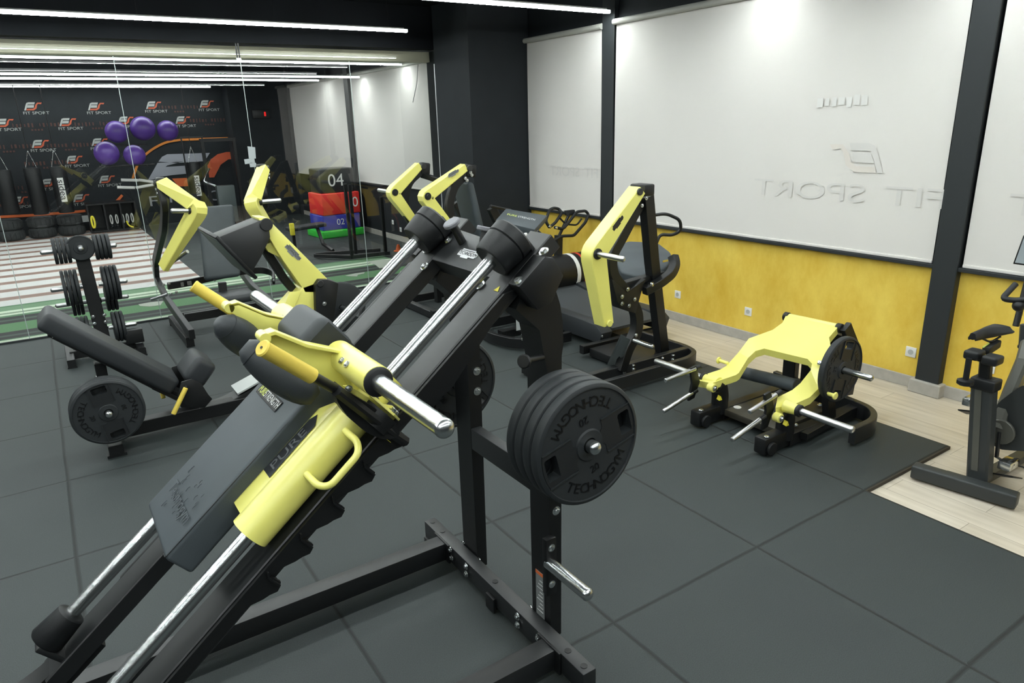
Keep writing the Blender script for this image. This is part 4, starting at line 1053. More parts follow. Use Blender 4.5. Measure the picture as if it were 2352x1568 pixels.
c = at(1012, 636, y=7.2); pad(dp, c, XV*0.2, V((0, 0.18, 0)), ZV*0.05, 0.04, 'seat_pad', LEATHER_D)
barp(dp, [V((c.x, 7.3, c.z-.05)), V((c.x, 7.3, 0.1))], 0.08, 0.06, YV, BLACK, 'seat_post')
for yy in (6.93, 7.77):
    barp(dp, [V((3.45, yy, 0.07)), V((4.62, yy, 0.07))], 0.07, 0.09, YV, BLACK, 'base_rail')
    barp(dp, [V((4.45, yy, 0.1)), V((4.40, yy, 1.0)), V((4.30, yy, 1.2))], 0.07, 0.10, YV, BLACK, 'rear_post')
barp(dp, [V((3.50, 6.80, 0.05)), V((3.50, 7.90, 0.05))], 0.07, 0.08, XV, BLACK, 'base_foot')
barp(dp, [V((4.0, 6.93, 0.2)), V((4.0, 7.77, 0.2))], 0.07, 0.08, XV, BLACK, 'crossbar')
rod(dp, V((4.55, 6.9, 1.15)), V((4.15, 6.7, 1.25)), 0.016, BLACK, 'hand_grip')
mb = MB(); mb.box(3.46, 3.55, 6.78, 6.86, 0, 0.012); mb.box(3.46, 3.55, 7.84, 7.92, 0, 0.012); mb.build('rubber_foot', RUBBER, dp, 0)

# ------------------------------------------------------------------ biceps curl machine with its arm pad on top
kp = thing('arm_curl_machine', (3.95, 5.75, 0), 'arm curl machine whose slanted grey arm pad shows above the hack squat', 'gym machine')
A0, A1, A2, A3 = at(1162, 478, z=1.30), at(1258, 494, z=1.22), at(1228, 527, z=1.13), at(1138, 505, z=1.22)
yA = 5.78
c = (A0+A1+A2+A3)/4
ux = (A1+A2-A0-A3)/4; uy = (A0+A1-A2-A3)/4; uz = ux.cross(uy).normalized()
uz = uz if uz.z > 0 else -uz
mb = MB(); mb.prism([A0, A1, A2, A3], -uz*0.075, 0.012); ap = mb.build('arm_pad', LEATHER, kp, 40)
mb = MB(); mb.text('PURE', 0.055, c+uz*.002-ux.normalized()*.10+uy.normalized()*.02, ux, uy, 0.0004, squash=.8); mb.build('label_word', mat('label_lime', (0.62, 0.70, 0.15), 0.6), ap, 0)
mb = MB(); mb.text('STRENGTH', 0.055, c+uz*.002+ux.normalized()*.05+uy.normalized()*.02, ux, uy, 0.0004, squash=.65); mb.build('label_word', PRINT, ap, 0)
barp(kp, [c-uz*.075, V((c.x+.1, c.y, 0.75)), V((c.x+.05, c.y, 0.1))], 0.09, 0.09, YV, BLACK, 'main_post')
q = at(1207, 535, y=5.4); rod(kp, q, q+V((0.01, 0, -.10)), 0.017, WHITE, 'hand_grip')
q0, q1 = at(1240, 560, y=5.3), at(1255, 600, y=5.3)
mb = MB(); mb.obox((q0+q1)/2, V((.05, 0, .03)), YV*0.03, (q1-q0)*.5, 0.006); mb.build('pivot_block', SATIN, kp, 30)
pipe(kp, [at(*p, y=5.3) for p in ((1235, 530), (1246, 540), (1240, 570))], 0.012, BLACK, 'handle')
# seat post with height scale
sx = at(1194, 715, y=5.62)
barp(kp, [V((sx.x, 5.62, 0.75)), V((sx.x, 5.62, 0.12))], 0.085, 0.06, YV, BLACK, 'seat_post')
p0, p1 = at(1185, 690, y=5.575), at(1191, 758, y=5.575)
mb = MB(); mb.box(p0.x-.005, p0.x+.055, 5.572, 5.575, p1.z, p0.z); sc_ = mb.build('height_scale', mat('scale_grey', (0.42, 0.45, 0.45), .5), kp, 0)
mb = MB(); mb.box(p0.x-.005, p0.x+.055, 5.571, 5.572, p0.z-.03, p0.z); mb.build('scale_mark', ORANGE, sc_, 0)
yl = [at(*p, y=5.5) for p in ((1195, 672), (1203, 666), (1208, 675), (1190, 700), (1176, 697))]
mb = MB(); mb.prism(yl, YV*.06, .003); mb.build('lever', YELLOW, kp, 30)
q = at(1200, 665, y=5.5); pad(kp, V((3.85, 5.65, 0.80)), XV*.17, YV*.17, ZV*.04, .03, 'seat_pad', LEATHER_D)
# base loop toward the camera
lo_ = [V((4.15, 6.20, 0.075)), V((3.70, 6.20, 0.075)), V((3.54, 6.00, 0.075)), V((3.50, 5.72, 0.075)), V((3.58, 5.42, 0.075)), V((3.78, 5.28, 0.075)), V((4.15, 5.28, 0.075))]
barp(kp, rounded(lo_, .16, 5), 0.10, 0.05, ZV, BLACK, 'base_loop')
barp(kp, [V((3.60, 5.72, 0.09)), V((4.2, 5.72, 0.09))], 0.09, 0.08, YV, BLACK, 'base_rail')
for px, py in ((1200, 769), (1217, 765), (1200, 778), (1217, 774)):
    boltp(kp, at(px, py, y=5.30), (0, -1, 0), 0.012)

# ------------------------------------------------------------------ lever row machine at the right of the middle
fp = thing('lever_row_machine', (4.0, 4.3, 0), 'row machine by the yellow wall, one tall bent yellow lever, dark chest pad', 'gym machine')
yf = 4.05
lv = lever(fp, [at(1463, 436, y=yf), at(1362, 582, y=yf), at(1387, 742, y=yf)], [0.13, 0.135, 0.13], [0.08, 0.155, 0.10], YV)
a_, b_ = at(1408, 528, y=yf-.066), at(1431, 497, y=yf-.066); xd = (b_-a_).normalized()
side_sticker(lv, (a_+b_)/2, xd, V((-xd.z, 0, xd.x)), 0.135, DARKST)
h0 = at(1372, 583, y=yf-.066); h1 = at(1434, 588, y=yf-.36)
disc(fp, h0, (0, -1, 0), 0.042, 0.015, RUBBER, 'horn_collar'); horn(fp, h0, V((h0.x+.0, h1.y, h0.z)), 0.022, m=STEEL)
q = at(1398, 742, y=yf-.066); disc(fp, q, (0, -1, 0), 0.028, 0.02, YELLOW, 'lever_boss')
# pivot head, rear post, front curved post
hd = at(1475, 436, y=yf)
mb = MB(); mb.obox(hd+V((.02, .02, 0)), (0.055, 0, 0), (0, 0.085, 0), (0, 0, 0.045), 0.014); mb.build('pivot_block', BLACK, fp, 30)
disc(fp, at(1468, 440, y=yf-.06), (0, -1, 0), 0.028, 0.02, SATIN, 'pivot_bolt')
for p in ((1493, 432), (1491, 438), (1485, 455), (1475, 472), (1464, 461)):
    boltp(fp, at(*p, y=yf-.05), (0, -1, 0), 0.010)
rp0 = [at(1484, 450, y=4.13), at(1497, 600, y=4.16), at(1521, 806, y=4.30)]
barp(fp, rp0, 0.085, 0.10, YV, BLACK, 'rear_post')
boltp(fp, at(1497, 654, y=4.09), (0, -1, 0), 0.016)
fr0 = [at(*p, y=4.16) for p in ((1468, 462), (1425, 545), (1400, 590), (1404, 632), (1440, 675), (1464, 720), (1461, 765), (1440, 800), (1425, 850))]
barp(fp, rounded(fr0, .10, 4), 0.08, 0.085, YV, BLACK, 'curved_post')
gs = [at(*p, y=4.11) for p in ((1405, 640), (1440, 672), (1485, 640), (1478, 655), (1460, 720), (1425, 708), (1418, 690))]
mb = MB(); mb.prism(gs, YV*0.10, .004); mb.build('gusset', BLACK, fp, 30)
for p in ((1442, 664), (1429, 681), (1458, 687), (1429, 697), (1445, 702), (1461, 770)):
    boltp(fp, at(*p, y=4.10), (0, -1, 0), 0.012)
# chest pad
c = at(1478, 594, y=4.25)
mb = MB(); P = [at(*p, z=z) for p, z in (((1405, 575), .98), ((1440, 553), 1.02), ((1510, 556), 1.02), ((1542, 580), .98), ((1535, 610), .92), ((1470, 634), .86), ((1425, 625), .88))]
mb = MB(); mb.prism(rounded(P, .05, 3, True), V((0.02, 0, -0.10)), 0.016); cpad = mb.build('chest_pad', LEATHER, fp, 50)
P2 = [p+V((0.06, -.01, -0.07)) for p in (P[3], P[4], P[5])]
pf_ = [at(1546, 588, y=4.2), at(1551, 606, y=4.16), at(1543, 628, y=4.12), at(1515, 650, y=4.1), at(1480, 668, y=4.12)]
barp(fp, rounded(pf_, .06, 4), 0.07, 0.07, YV, BLACK, 'pad_frame')
barp(fp, [at(1425, 655, y=4.2), at(1520, 628, y=4.2)], 0.08, 0.045, YV, BLACK, 'pad_support')
hp = [at(1508, 558, y=4.3), at(1516, 538, y=4.3), at(1545, 540, y=4.25), at(1564, 530, y=4.2), at(1563, 505, y=4.2), at(1530, 490, y=4.25), at(1495, 495, y=4.3)]
pipe(fp, hp, 0.014, BLACK, 'front_handle', .05)
mb = MB(); c2 = at(1528, 599, y=4.1); mb.box(c2.x-.03, c2.x+.03, c2.y-.004, c2.y, c2.z-.008, c2.z+.008); mb.build('small_label', mat('amber_label', (0.5, 0.36, 0.05), .5), fp, 0)
# base: U loop, inner rails, foot step
zl = 0.08
lp_ = [V((3.25, 3.99, zl)), V((4.46, 3.99, zl)), V((4.62, 4.06, zl)), V((4.68, 4.22, zl)), V((4.68, 4.85, zl))]
barp(fp, rounded(lp_, .14, 6), 0.11, 0.045, ZV, SATIN, 'base_loop')
barp(fp, [V((3.25, 4.18, zl+.02)), V((4.62, 4.18, zl+.02))], 0.06, 0.08, YV, SATIN, 'base_rail')
barp(fp, [V((4.66, 4.85, zl)), V((3.95, 4.85, zl))], 0.06, 0.08, YV, BLACK, 'base_rail')
barp(fp, [V((3.28, 3.95, 0.05)), V((3.28, 4.82, 0.05))], 0.07, 0.07, XV, BLACK, 'base_foot')
for p in ((1434, 846), (1434, 855), (1455, 840), (1455, 848), (1522, 823), (1546, 817), (1545, 826)):
    boltp(fp, at(*p, y=4.15), (0, -1, 0), 0.013)
mb = MB(); q = [at(*p, z=z) for p, z in (((1398, 840), .13), ((1425, 836), .13), ((1448, 780), .45), ((1430, 770), .45))]
mb.prism(q, V((-.02, 0, .015)), .002); mb.build('foot_step', mat('step_grey', (0.14, 0.16, 0.16), .6), fp, 30)
horn(fp, at(1457, 782, y=4.1), at(1500, 797, y=3.86), 0.020)
mb = MB(); mb.box(4.0, 4.45, 4.2, 4.8, 0.02, 0.10, .01); mb.build('base_tray', BLACK, fp, 30)

# ------------------------------------------------------------------ plate-loaded deadlift / shrug machine, low at the right
gp = thing('shrug_machine', (4.1, 2.9, 0), 'low floor machine with a pale yellow forked arm and four bare metal grips', 'gym machine')
# forked arm: strips of (outer, inner) edge points with their depth
def fork(outer, inner, drop):
    O = [at(px, py, x=x) for px, py, x in outer]; I = [at(px, py, x=x) for px, py, x in inner]
    return O, I
drop = V((0.012, 0, -0.052))
TL, TR = at(1806, 722, x=4.68), at(1927, 748, x=4.68)
L_ = [(1806, 722, 4.68), (1797, 741, 4.56), (1775, 757, 4.45), (1720, 777, 4.30), (1697, 808, 4.17), (1668, 840, 4.04), (1655, 848, 4.0), (1587, 870, 3.75)]
LI = [(1795, 800, 4.20), (1755, 800, 4.22), (1735, 806, 4.18), (1718, 822, 4.10), (1697, 856, 3.95), (1690, 861, 3.92), (1634, 880, 3.72)]
R_ = [(1927, 748, 4.68), (1904, 775, 4.52), (1908, 795, 4.44), (1922, 835, 4.28), (1880, 892, 4.06), (1860, 912, 3.98), (1820, 930, 3.86), (1781, 936, 3.72)]
RI = [(1795, 800, 4.20), (1855, 824, 4.20), (1865, 835, 4.17), (1862, 850, 4.12), (1838, 880, 3.98), (1820, 895, 3.93), (1786, 912, 3.78)]
def pt(t): return at(t[0], t[1], x=t[2])
def slab(name, rows, parent, m=YELLOW):
    """Thick bent sheet from rows of (a, b) points."""
    mb = MB(); rings = []
    for a, b in rows: rings.append([a, b, b+drop, a+drop])
    mb.ring_loft(rings); return mb.build(name, m, parent, 30)
c_top = [(pt(L_[0]), pt(R_[0])), (pt(L_[1]), pt(R_[1])), (pt(L_[2]), pt(R_[2])), (pt(L_[3]), pt(R_[3])), (pt((1722, 806, 4.20)), pt((1905, 858, 4.20)))]
poly = [pt(t) for t in L_[:4]]+[pt(L_[4]), pt(LI[3]), pt(LI[2]), pt(LI[1]), pt(RI[1]), pt(RI[2]), pt(RI[3]), pt(R_[4]), pt(R_[3]), pt(R_[2]), pt(R_[1]), pt(R_[0])]
mb = MB(); mb.prism(poly, drop); fk = mb.build('forked_arm', YELLOW, gp, 30)
slab('arm_end', [(pt(L_[4]), pt(LI[3])), (pt(L_[5]), pt(LI[4])), (pt(L_[6]), pt(LI[5])), (pt(L_[7]), pt(LI[6]))], gp)
slab('arm_end', [(pt(R_[4]), pt(RI[3])), (pt(R_[5]), pt(RI[4])), (pt(R_[6]), pt(RI[5])), (pt(R_[7]), pt(RI[6]))], gp)
rod(gp, TL+V((.01, -.02, -.02)), TR+V((.01, .02, -.02)), 0.030, YELLOW, 'pivot_tube')
disc(gp, TL+V((.01, -.02, -.02)), (0, 1, 0), 0.036, 0.04, BLACK, 'pivot_cap'); disc(gp, TR+V((.01, .02, -.02)), (0, -1, 0), 0.036, 0.04, BLACK, 'pivot_cap')
for y in (TL.y-.06, (TL.y+TR.y)/2, TR.y+.03):
    barp(gp, [V((4.71, y, 0.58)), V((4.72, y, 0.10))], 0.11, 0.06, YV, BLACK, 'rear_post')
barp(gp, [TR+V((.02, -.04, 0)), TR+V((.16, -.06, -.22)), V((4.80, TR.y-.06, .10))], 0.04, 0.09, YV, BLACK, 'rear_brace')
a_, b_ = at(1893, 885, x=4.12), at(1912, 860, x=4.22); xd = (b_-a_).normalized()
# name sticker on the edge of the right arm
mb = MB(); mb.obox((a_+b_)/2+V((0, -.012, -.03)), (b_-a_)*.5, V((0, .002, 0)), ZV*.014); mb.build('logo_sticker', DARKST, fk, 0)
# stop pegs
q = at(1884, 898, x=4.05); rod(gp, q, q+V((0, -.10, -.0)), 0.013, YELLOW, 'peg'); disc(gp, q+V((0, -.10, 0)), (0, -1, 0), 0.026, 0.014, YELLOW, 'peg_cap')
q = at(1672, 834, x=4.05); rod(gp, q, q+V((0, .08, 0)), 0.013, YELLOW, 'peg'); disc(gp, q+V((0, .08, 0)), (0, 1, 0), 0.026, 0.014, YELLOW, 'peg_cap')
for sgn, yg in ((1, 3.20), (-1, 2.55)):
    # lug and weight horn at the arm end
    e = pt(LI[6]) if sgn > 0 else pt((1786, 948, 3.72))
    q = e+V((0, 0, -.03)); disc(gp, q+V((-.0, .02, 0)), (0, -1, 0), 0.032, 0.05, YELLOW, 'arm_lug')
    boltp(gp, q+V((0, -.032, 0)), (0, -1, 0), 0.014)
    hb = V((3.80, e.y+(.0 if sgn < 0 else .10), e.z+.015))
    h1 = at(1962, 988, x=3.80) if sgn < 0 else at(1505, 828, x=3.80)
    h0 = V((3.80, (e.y-.09 if sgn < 0 else e.y+.13), h1.z))
    mb = MB(); mb.tube([V((3.80, e.y, h1.z)), V((3.80, e.y-.09 if sgn < 0 else e.y+.13, h1.z))], [0.045, 0.034], 24); mb.build('horn_sleeve', YELLOW, gp, 40)
    horn(gp, h0, h1, 0.023, collar=.02, m=STEEL)
    # pivot link with the two grips
    mb = MB(); lx = 3.66
    yl_ = e.y+(.14 if sgn > 0 else .06)
    link = [V((lx-.03, yl_, 0.42)), V((lx+.03, yl_, 0.43)), V((lx+.08, yl_, 0.30)), V((lx+.03, yl_, 0.18)), V((lx-.03, yl_, 0.17)), V((lx, yl_, 0.30))]
    mb.prism(link, YV*-.02, .003); mb.build('grip_link', BLACK, gp, 30)
    tips = [((1597, 846), (1528, 874)), ((1590, 902), (1523, 945))] if sgn > 0 else [((1783, 906), (1721, 946)), ((1746, 963), (1681, 1010))]
    for k, (a2, b2) in enumerate(tips):
        G0, G1 = at(*a2, y=yl_-.01), at(*b2, y=yl_-.01)
        gr = rod(gp, G0, G1, 0.016, STEEL, 'hand_grip'); rod(gp, G0+(G0-G1).normalized()*.05, G0, 0.018, RUBBER, 'grip_collar')
    # front stand with its rounded bumper, foot
    ys = e.y+(.03 if sgn > 0 else .03)
    mb = MB(); mb.tube(rounded([V((3.86, ys, 0.06)), V((3.86, ys, 0.20)), V((3.84, ys, 0.27)), V((3.80, ys, .285))], .03, 3), 0.060, 20); mb.build('stand', BLACK, gp, 40)
    q = V((3.80, ys-.03, 0.20)); mb = MB(); mb.prism([q+ZV*.018, q+V((.015, -.0, -.012)), q+V((-.015, 0, -.012))], V((-.01, -.035, 0))); mb.build('warning_label', WARN, gp, 0)
    mb = MB(); mb.box(3.60, 3.90, ys-.045, ys+.045, 0.015, 0.13, 0.012); ft = mb.build('front_foot', BLACK, gp, 30)
    disc(gp, V((3.64, ys-.02, .13)), (0, 0, 1), 0.018, .012, ZINC, 'foot_cap')
    disc(gp, V((3.66, ys-.045, .055)), (0, -1, 0), 0.045, .02, RUBBER, 'wheel')
    barp(gp, [V((3.85, ys-.02, 0.06)), V((4.72, ys-.02, 0.06))], 0.075, 0.09, YV, BLACK, 'base_rail')
# platform between the rails, rolled foot pad, weight storage loop
mb = MB(); mb.box(3.85, 4.50, 2.64, 3.12, 0.05, 0.10, 0.006); pf = mb.build('platform', mat('platform_plate', (0.035, 0.032, 0.024), 0.35, bump=.3, bscale=200), gp, 30)
for q in ((3.95, 3.05), (4.35, 3.05), (4.35, 2.95)):
    mb = MB(); mb.cyl((q[0], q[1], .10), (q[0], q[1], .103), .028, seg=18); mb.build('plug', WHITE, pf, 30)
for q in ((4.05, 2.92), (4.02, 2.80), (4.0, 2.70)):
    mb = MB(); mb.obox((q[0], q[1], .101), (0, .05, 0), (.012, 0, 0), (0, 0, .0006)); mb.build('platform_print', GREYST, pf, 0)
q0, q1 = at(1705, 855, x=4.30), at(1830, 885, x=4.30)
rod(gp, q0, q1, 0.048, LEATHER, 'foam_roller')
lo2 = [V((4.72, 3.30, .08)), V((4.66, 2.62, .08)), V((4.62, 2.42, .08)), V((4.46, 2.31, .08)), V((4.20, 2.31, .08))]
barp(gp, rounded(lo2, .16, 6), 0.12, 0.045, ZV, SATIN, 'base_loop')
barp(gp, [V((4.55, 2.55, .085)), V((3.95, 2.50, .075))], 0.05, 0.05, ZV, BLACK, 'cross_rail')
for q in ((1884, 930), (1896, 945), (1827, 976)):
    boltp(gp, at(*q, z=.12), (0, 0, 1), .014)
# weight horn with the hanging plate
dc = at(1938, 850, y=2.42)
horn(gp, dc+V((0, .18, 0)), dc+V((0, -.20, 0)), 0.022)
mb = MB(); mb.bar([dc+V((0, .12, 0)), V((dc.x+.1, dc.y+.12, .10))], 0.05, 0.08, YV); mb.build('horn_post', BLACK, gp, 30)
plate('A', dc+V((0, 0.0, 0)), (0, -1, 0), math.radians(75), 'large black plate hanging upright at the right end of the yellow forked machine', None)

# ------------------------------------------------------------------ weight tree with small plates, left
wt = thing('weight_plate_tree', (0.24, 7.9, 0), 'black weight tree loaded with small plates, standing behind the leg press bench', 'weight rack')
barp(wt, [V((0.215, 7.95, 1.12)), V((0.255, 7.90, 0.06))], 0.12, 0.075, V((1, 0, 0)), BLACK, 'column')
barp(wt, [V((-0.06, 7.62, 0.05)), V((-0.06, 8.25, 0.05))], 0.07, 0.07, XV, BLACK, 'base_foot')
barp(wt, [V((0.55, 7.62, 0.05)), V((0.55, 8.25, 0.05))], 0.07, 0.07, XV, BLACK, 'base_foot')
barp(wt, [V((-0.06, 7.9, 0.06)), V((0.55, 7.9, 0.06))], 0.08, 0.06, ZV, BLACK, 'base_rail')
for x in (-.06, .55):
    for y in (7.65, 8.22):
        mb = MB(); mb.box(x-.04, x+.04, y-.03, y+.03, 0, .016); mb.build('rubber_foot', RUBBER, wt, 0)
rows = [(1.085, 0.125, 4, 4, 0.232), (0.72, 0.175, 4, 4, 0.245), (0.50, 0.125, 3, 3, 0.25), (0.27, 0.155, 3, 3, 0.255)]
names = ['top', 'second', 'third', 'lowest']
for (z, R, nl, nr_, xc), nm in zip(rows, names):
    xl = at({1.085: 115, .72: 137, .5: 145, .27: 150}[z], 0, y=7.9).x
    for sgn, n in ((-1, nl), (1, nr_)):
        yb_ = 7.92 if abs(z-.5) > .01 else 8.23
        zz = z if abs(z-.5) > .01 else 0.50
        base = V((xc+sgn*0.062, yb_, zz))
        L = 0.235 if z > 1 and sgn > 0 else 0.255 if sgn > 0 else 0.28
        horn(wt, base, base+V((sgn*L, 0, 0)), 0.022, m=STEEL)
        side = 'left' if sgn < 0 else 'right'
        g = 'plates on the %s %s peg of the weight tree' % (nm, side)
        T = 0.032
        for i in range(n):
            face = base+V((sgn*(0.035+T*1.12*(i+1)), 0, 0))
            order = ['innermost', 'second from the column', 'third from the column', 'outermost'] if n == 4 else ['innermost', 'middle', 'outermost']
            Ri = R*(1.0 if i < n-1 or z > 1 else 0.97)
            plate('s%d' % int(R*1000), face, (sgn, 0, 0), 0.4*i, '%s plate on the %s %s peg of the weight tree' % (order[i], nm, side), g, R, T, True, '5')
        if abs(z-.5) < .01 and sgn > 0: barp(wt, [V((xc, 7.93, zz)), V((xc, 8.23, zz))], .06, .06, ZV, BLACK, 'rear_arm'); barp(wt, [V((xc-.065, 8.23, zz)), V((xc+.065, 8.23, zz))], .05, .05, ZV, BLACK, 'rear_arm')
base = V((0.218, 7.90, 1.105))
horn(wt, base, base+V((0, -0.15, 0)), 0.024, m=STEEL)
plate('s118', base+V((0, -0.085, 0)), (0, -1, 0), 0.3, 'small round plate facing the camera on the front peg of the weight tree', None, 0.122, 0.03, True, '5')
for z in (0.42, 0.35):
    for sgn in (-1, 1):
        boltp(wt, V((0.25+sgn*.05, 7.86, z)), (0, -1, 0), .012)
mb = MB(); mb.box(0.44, 0.60, 7.78, 7.86, 0.10, 0.24, .006); mb.build('foot_block', BLACK, wt, 30)

# ------------------------------------------------------------------ exercise bike at the right edge
bk = thing('exercise_bike', (4.3, 1.6, 0), 'matte black exercise bike cut off by the right edge of the photo', 'exercise bike')
MAT_BK = mat('bike_graphite', (0.030, 0.034, 0.034), 0.5, spec=0.5); MAT_BS = mat('bike_bronze_grey', (0.085, 0.085, 0.072), 0.42, spec=0.5)
Z0 = -0.022
sA, sB = at(2098, 1068, z=.06), at(2340, 1140, z=.06)
fd_ = V((sB.x-sA.x, sB.y-sA.y, 0)).normalized(); fs_ = V((0, 0, 1)).cross(fd_)
mb = MB(); mb.obox((sA+sB)/2*1.0+V((0, 0, -.028)), fd_*((sB-sA).length/2), fs_*0.042, ZV*0.042, 0.011, 3); mb.build('stabilizer', MAT_BK, bk, 40)
px_ = at(2245, 1095, z=.06)
mb = MB(); mb.prism([px_+fd_*-.16+fs_*-.03+V((0, 0, .005)), px_+fd_*.13+fs_*-.03+V((0, 0, .005)), px_+fd_*.07+fs_*-.12+V((0, 0, .005)), px_+fd_*-.07+fs_*-.12+V((0, 0, .005))], V((0, 0, -.05)), .01); mb.build('stabilizer_hub', MAT_BK, bk, 30)
xs = 4.30
def bp_(px, py, x=xs): return at(px, py, x=x)
t0, t1 = bp_(2262, 868), bp_(2250, 1092)
barp(bk, [t0, V((t1.x, t1.y, 0.06))], 0.115, 0.085, V((0, 1, 0)), MAT_BK, 'seat_tube', .012)
mb = MB(); q0, q1 = bp_(2247, 895, xs-.045), bp_(2238, 1080, xs-.045); mb.bar([q0, q1], 0.035, 0.004, YV); mb.build('tube_strip', MAT_BS, bk, 30)
mb = MB(); mb.obox(bp_(2264, 880), XV*.052, YV*.066, ZV*.035, .012, 3); mb.build('clamp_collar', RUBBER, bk, 40)
barp(bk, [bp_(2266, 820), t0], 0.06, 0.05, YV, BLACK, 'seat_post', .01)
# twin holders with hand weights
for k, (px, py) in enumerate(((2238, 813), (2280, 826))):
    c = at(px, py, x=4.22); mb = MB(); mb.obox(c, XV*.05, YV*.040+ZV*-.0, ZV*.026, .014, 3); mb.build('weight_cradle', RUBBER, bk, 40)
barp(bk, [at(2240, 818, x=4.25), at(2285, 832, x=4.25)], 0.04, 0.03, ZV, BLACK, 'cradle_bar')
hw = thing('hand_weight', at(2220, 880, x=4.16), 'small black hand weight hanging from the holder under the bike saddle', 'dumbbell')
a_, b_ = at(2226, 822, x=4.16), at(2218, 872, x=4.16); dd = (b_-a_).normalized()
mb = MB(); mb.cyl(a_, b_, 0.0155, seg=18); mb.build('handle', RUBBER, hw, 40)
mb = MB(); mb.tube([b_-dd*.004, b_+dd*.002, b_+dd*.022, b_+dd*.03], [0.030, 0.044, 0.044, 0.034], 10); mb.build('head', RUBBER, hw, 30)
# saddle
sc_ = at(2283, 768, x=4.38); sd = V((-0.18, 0.0, 0)).normalized()
def saddle_ring(f):
    p = sc_+V((-.13+.27*f, 0.055-0.035*f, 0.004*math.sin(f*PI)+.012*f*f)); wd = 0.022+0.058*max(0, (f-.30)/.7)**1.1; 
    if f > .93: wd *= .86
    th = 0.016+0.012*math.sin(PI*min(1, f+.1))
    return [p+YV*(wd*math.cos(2*PI*j/20))+ZV*(th*math.sin(2*PI*j/20)-(.012 if abs(math.cos(2*PI*j/20)) > .8 else 0)) for j in range(20)]
mb = MB(); mb.ring_loft([saddle_ring(i/14) for i in range(15)]); mb.build('saddle', RUBBER, bk, 60)
pipe(bk, [sc_+V((-.06, .03, -.02)), sc_+V((.0, .01, -.05)), sc_+V((.09, 0, -.03))], .006, BLACK, 'saddle_rail')
mb = MB(); mb.obox(sc_+V((0.0, 0, -.075)), V((.07, 0, .01)), YV*.022, ZV*.024, .01); mb.build('saddle_clamp', BLACK, bk, 30)
mb = MB(); q = at(2265, 793, x=4.33); mb.obox(q, V((.035, 0, .004)), YV*.003, ZV*.003); mb.build('lime_mark', mat('label_lime', (.62, .70, .15)), bk, 0)
# frame, crank case, fork tube and flywheel (run off to the right)
fr = [at(2352, 830, x=4.62), at(2322, 900, x=4.55), at(2290, 985, x=4.42)]
barp(bk, [at(2362, 790, x=4.72)]+fr, 0.07, 0.085, YV, MAT_BS, 'down_tube', .015)
mb = MB(); pr = [at(*p, x=4.45) for p in ((2285, 930), (2352, 880), (2420, 900), (2440, 1040), (2330, 1035), (2280, 1030))]
mb.prism(rounded(pr, .05, 3, True), V((0.09, 0, 0)), 0.0); mb.build('drive_cover', MAT_BK, bk, 40)
cr0 = at(2300, 990, x=4.42); disc(bk, cr0, (-1, 0, 0), 0.075, .02, MAT_BS, 'crank_cover')
def pedal(c, label, flip=1):
    mb = MB(); mb.obox(c, XV*.055, YV*.034, ZV*.026, .008); p = mb.build('pedal', ZINC, bk, 30)
    mb = MB(); mb.prism([c+V((x, y, z)) for x, y, z in ((-.07, -.06, -.03), (.08, -.06, -.09), (.08, .05, -.12), (-.05, .05, -.06))], V((0.0, 0, -.01)), .003); mb.build('pedal_cage', RUBBER, bk, 30)
    pipe(bk, [c+V((.02, -.045, .0)), c+V((.05, -.075, -.01)), c+V((.06, -.085, -.06)), c+V((.05, -.09, -.12))], .005, RUBBER, 'pedal_strap')
    pipe(bk, [c+V((-.03, .0, .01)), c+V((.0, -.03, .05)), c+V((.05, -.04, .03)), c+V((.07, -.02, -.03))], .005, RUBBER, 'toe_strap')
pc = at(2315, 1065, x=4.38); pedal(pc, '')
barp(bk, [cr0+V((-.02, 0, 0)), V((cr0.x-.02, pc.y+.07, pc.z+.01))], 0.03, 0.016, XV, RUBBER, 'crank_arm')
rod(bk, V((cr0.x-.02, pc.y+.07, pc.z+.01)), pc, 0.008, ZINC, 'pedal_axle')
pc2 = at(2232, 920, x=4.62); pedal(pc2, '')
hb = at(2352, 800, x=4.75)
barp(bk, [at(2352, 800, x=4.72), at(2356, 745, x=4.72)], .05, .05, YV, MAT_BK, 'head_tube', .01)
disc(bk, at(2350, 800, x=4.70), (0, 0, 1), 0.03, .02, BLACK, 'resistance_knob')
hbx = 4.70
pipe(bk, [at(2333, 652, x=hbx+.10), at(2301, 686, x=hbx), at(2330, 690, x=hbx+.02), at(2400, 684, x=hbx+.05)], .017, RUBBER, 'handlebar', .03, 14)
mb = MB(); mb.sphere(at(2340, 702, x=hbx+.03), .035, 16); mb.build('bottle_holder', BLACK, bk, 60)
# tablet console
k0, k1, k2, k3 = at(2326, 606, x=4.95), at(2350, 540, x=4.95), at(2420, 552, x=4.95), at(2400, 616, x=4.95)
mb = MB(); mb.prism([k0, k1, k2, k3], V((.02, 0, 0)), .004); tb = mb.build('console', BLACK, bk, 30)
cc_ = (k0+k1+k2+k3)/4; mb = MB(); mb.prism([cc_+(k-cc_)*.88+V((-.003, 0, 0)) for k in (k0, k1, k2, k3)], V((.001, 0, 0))); mb.build('screen', mat('screen_grey', (0.34, 0.38, 0.40), .12), tb, 0)
rod(bk, cc_+V((0.02, 0, -.05)), V((cc_.x-.1, cc_.y-.02, .85)), .018, BLACK, 'console_stem')
barp(bk, [V((4.3, px_.y, 0.03)), V((5.2, px_.y-.02, 0.03))], .07, .05, YV, MAT_BK, 'base_rail')
rod(bk, V((5.15, px_.y-.28, .015)), V((5.15, px_.y+.25, .015)), .035, MAT_BK, 'stabilizer')
disc(bk, V((4.98, px_.y-.03, .30)), (0, -1, 0), .24, .05, BLACK, 'flywheel')

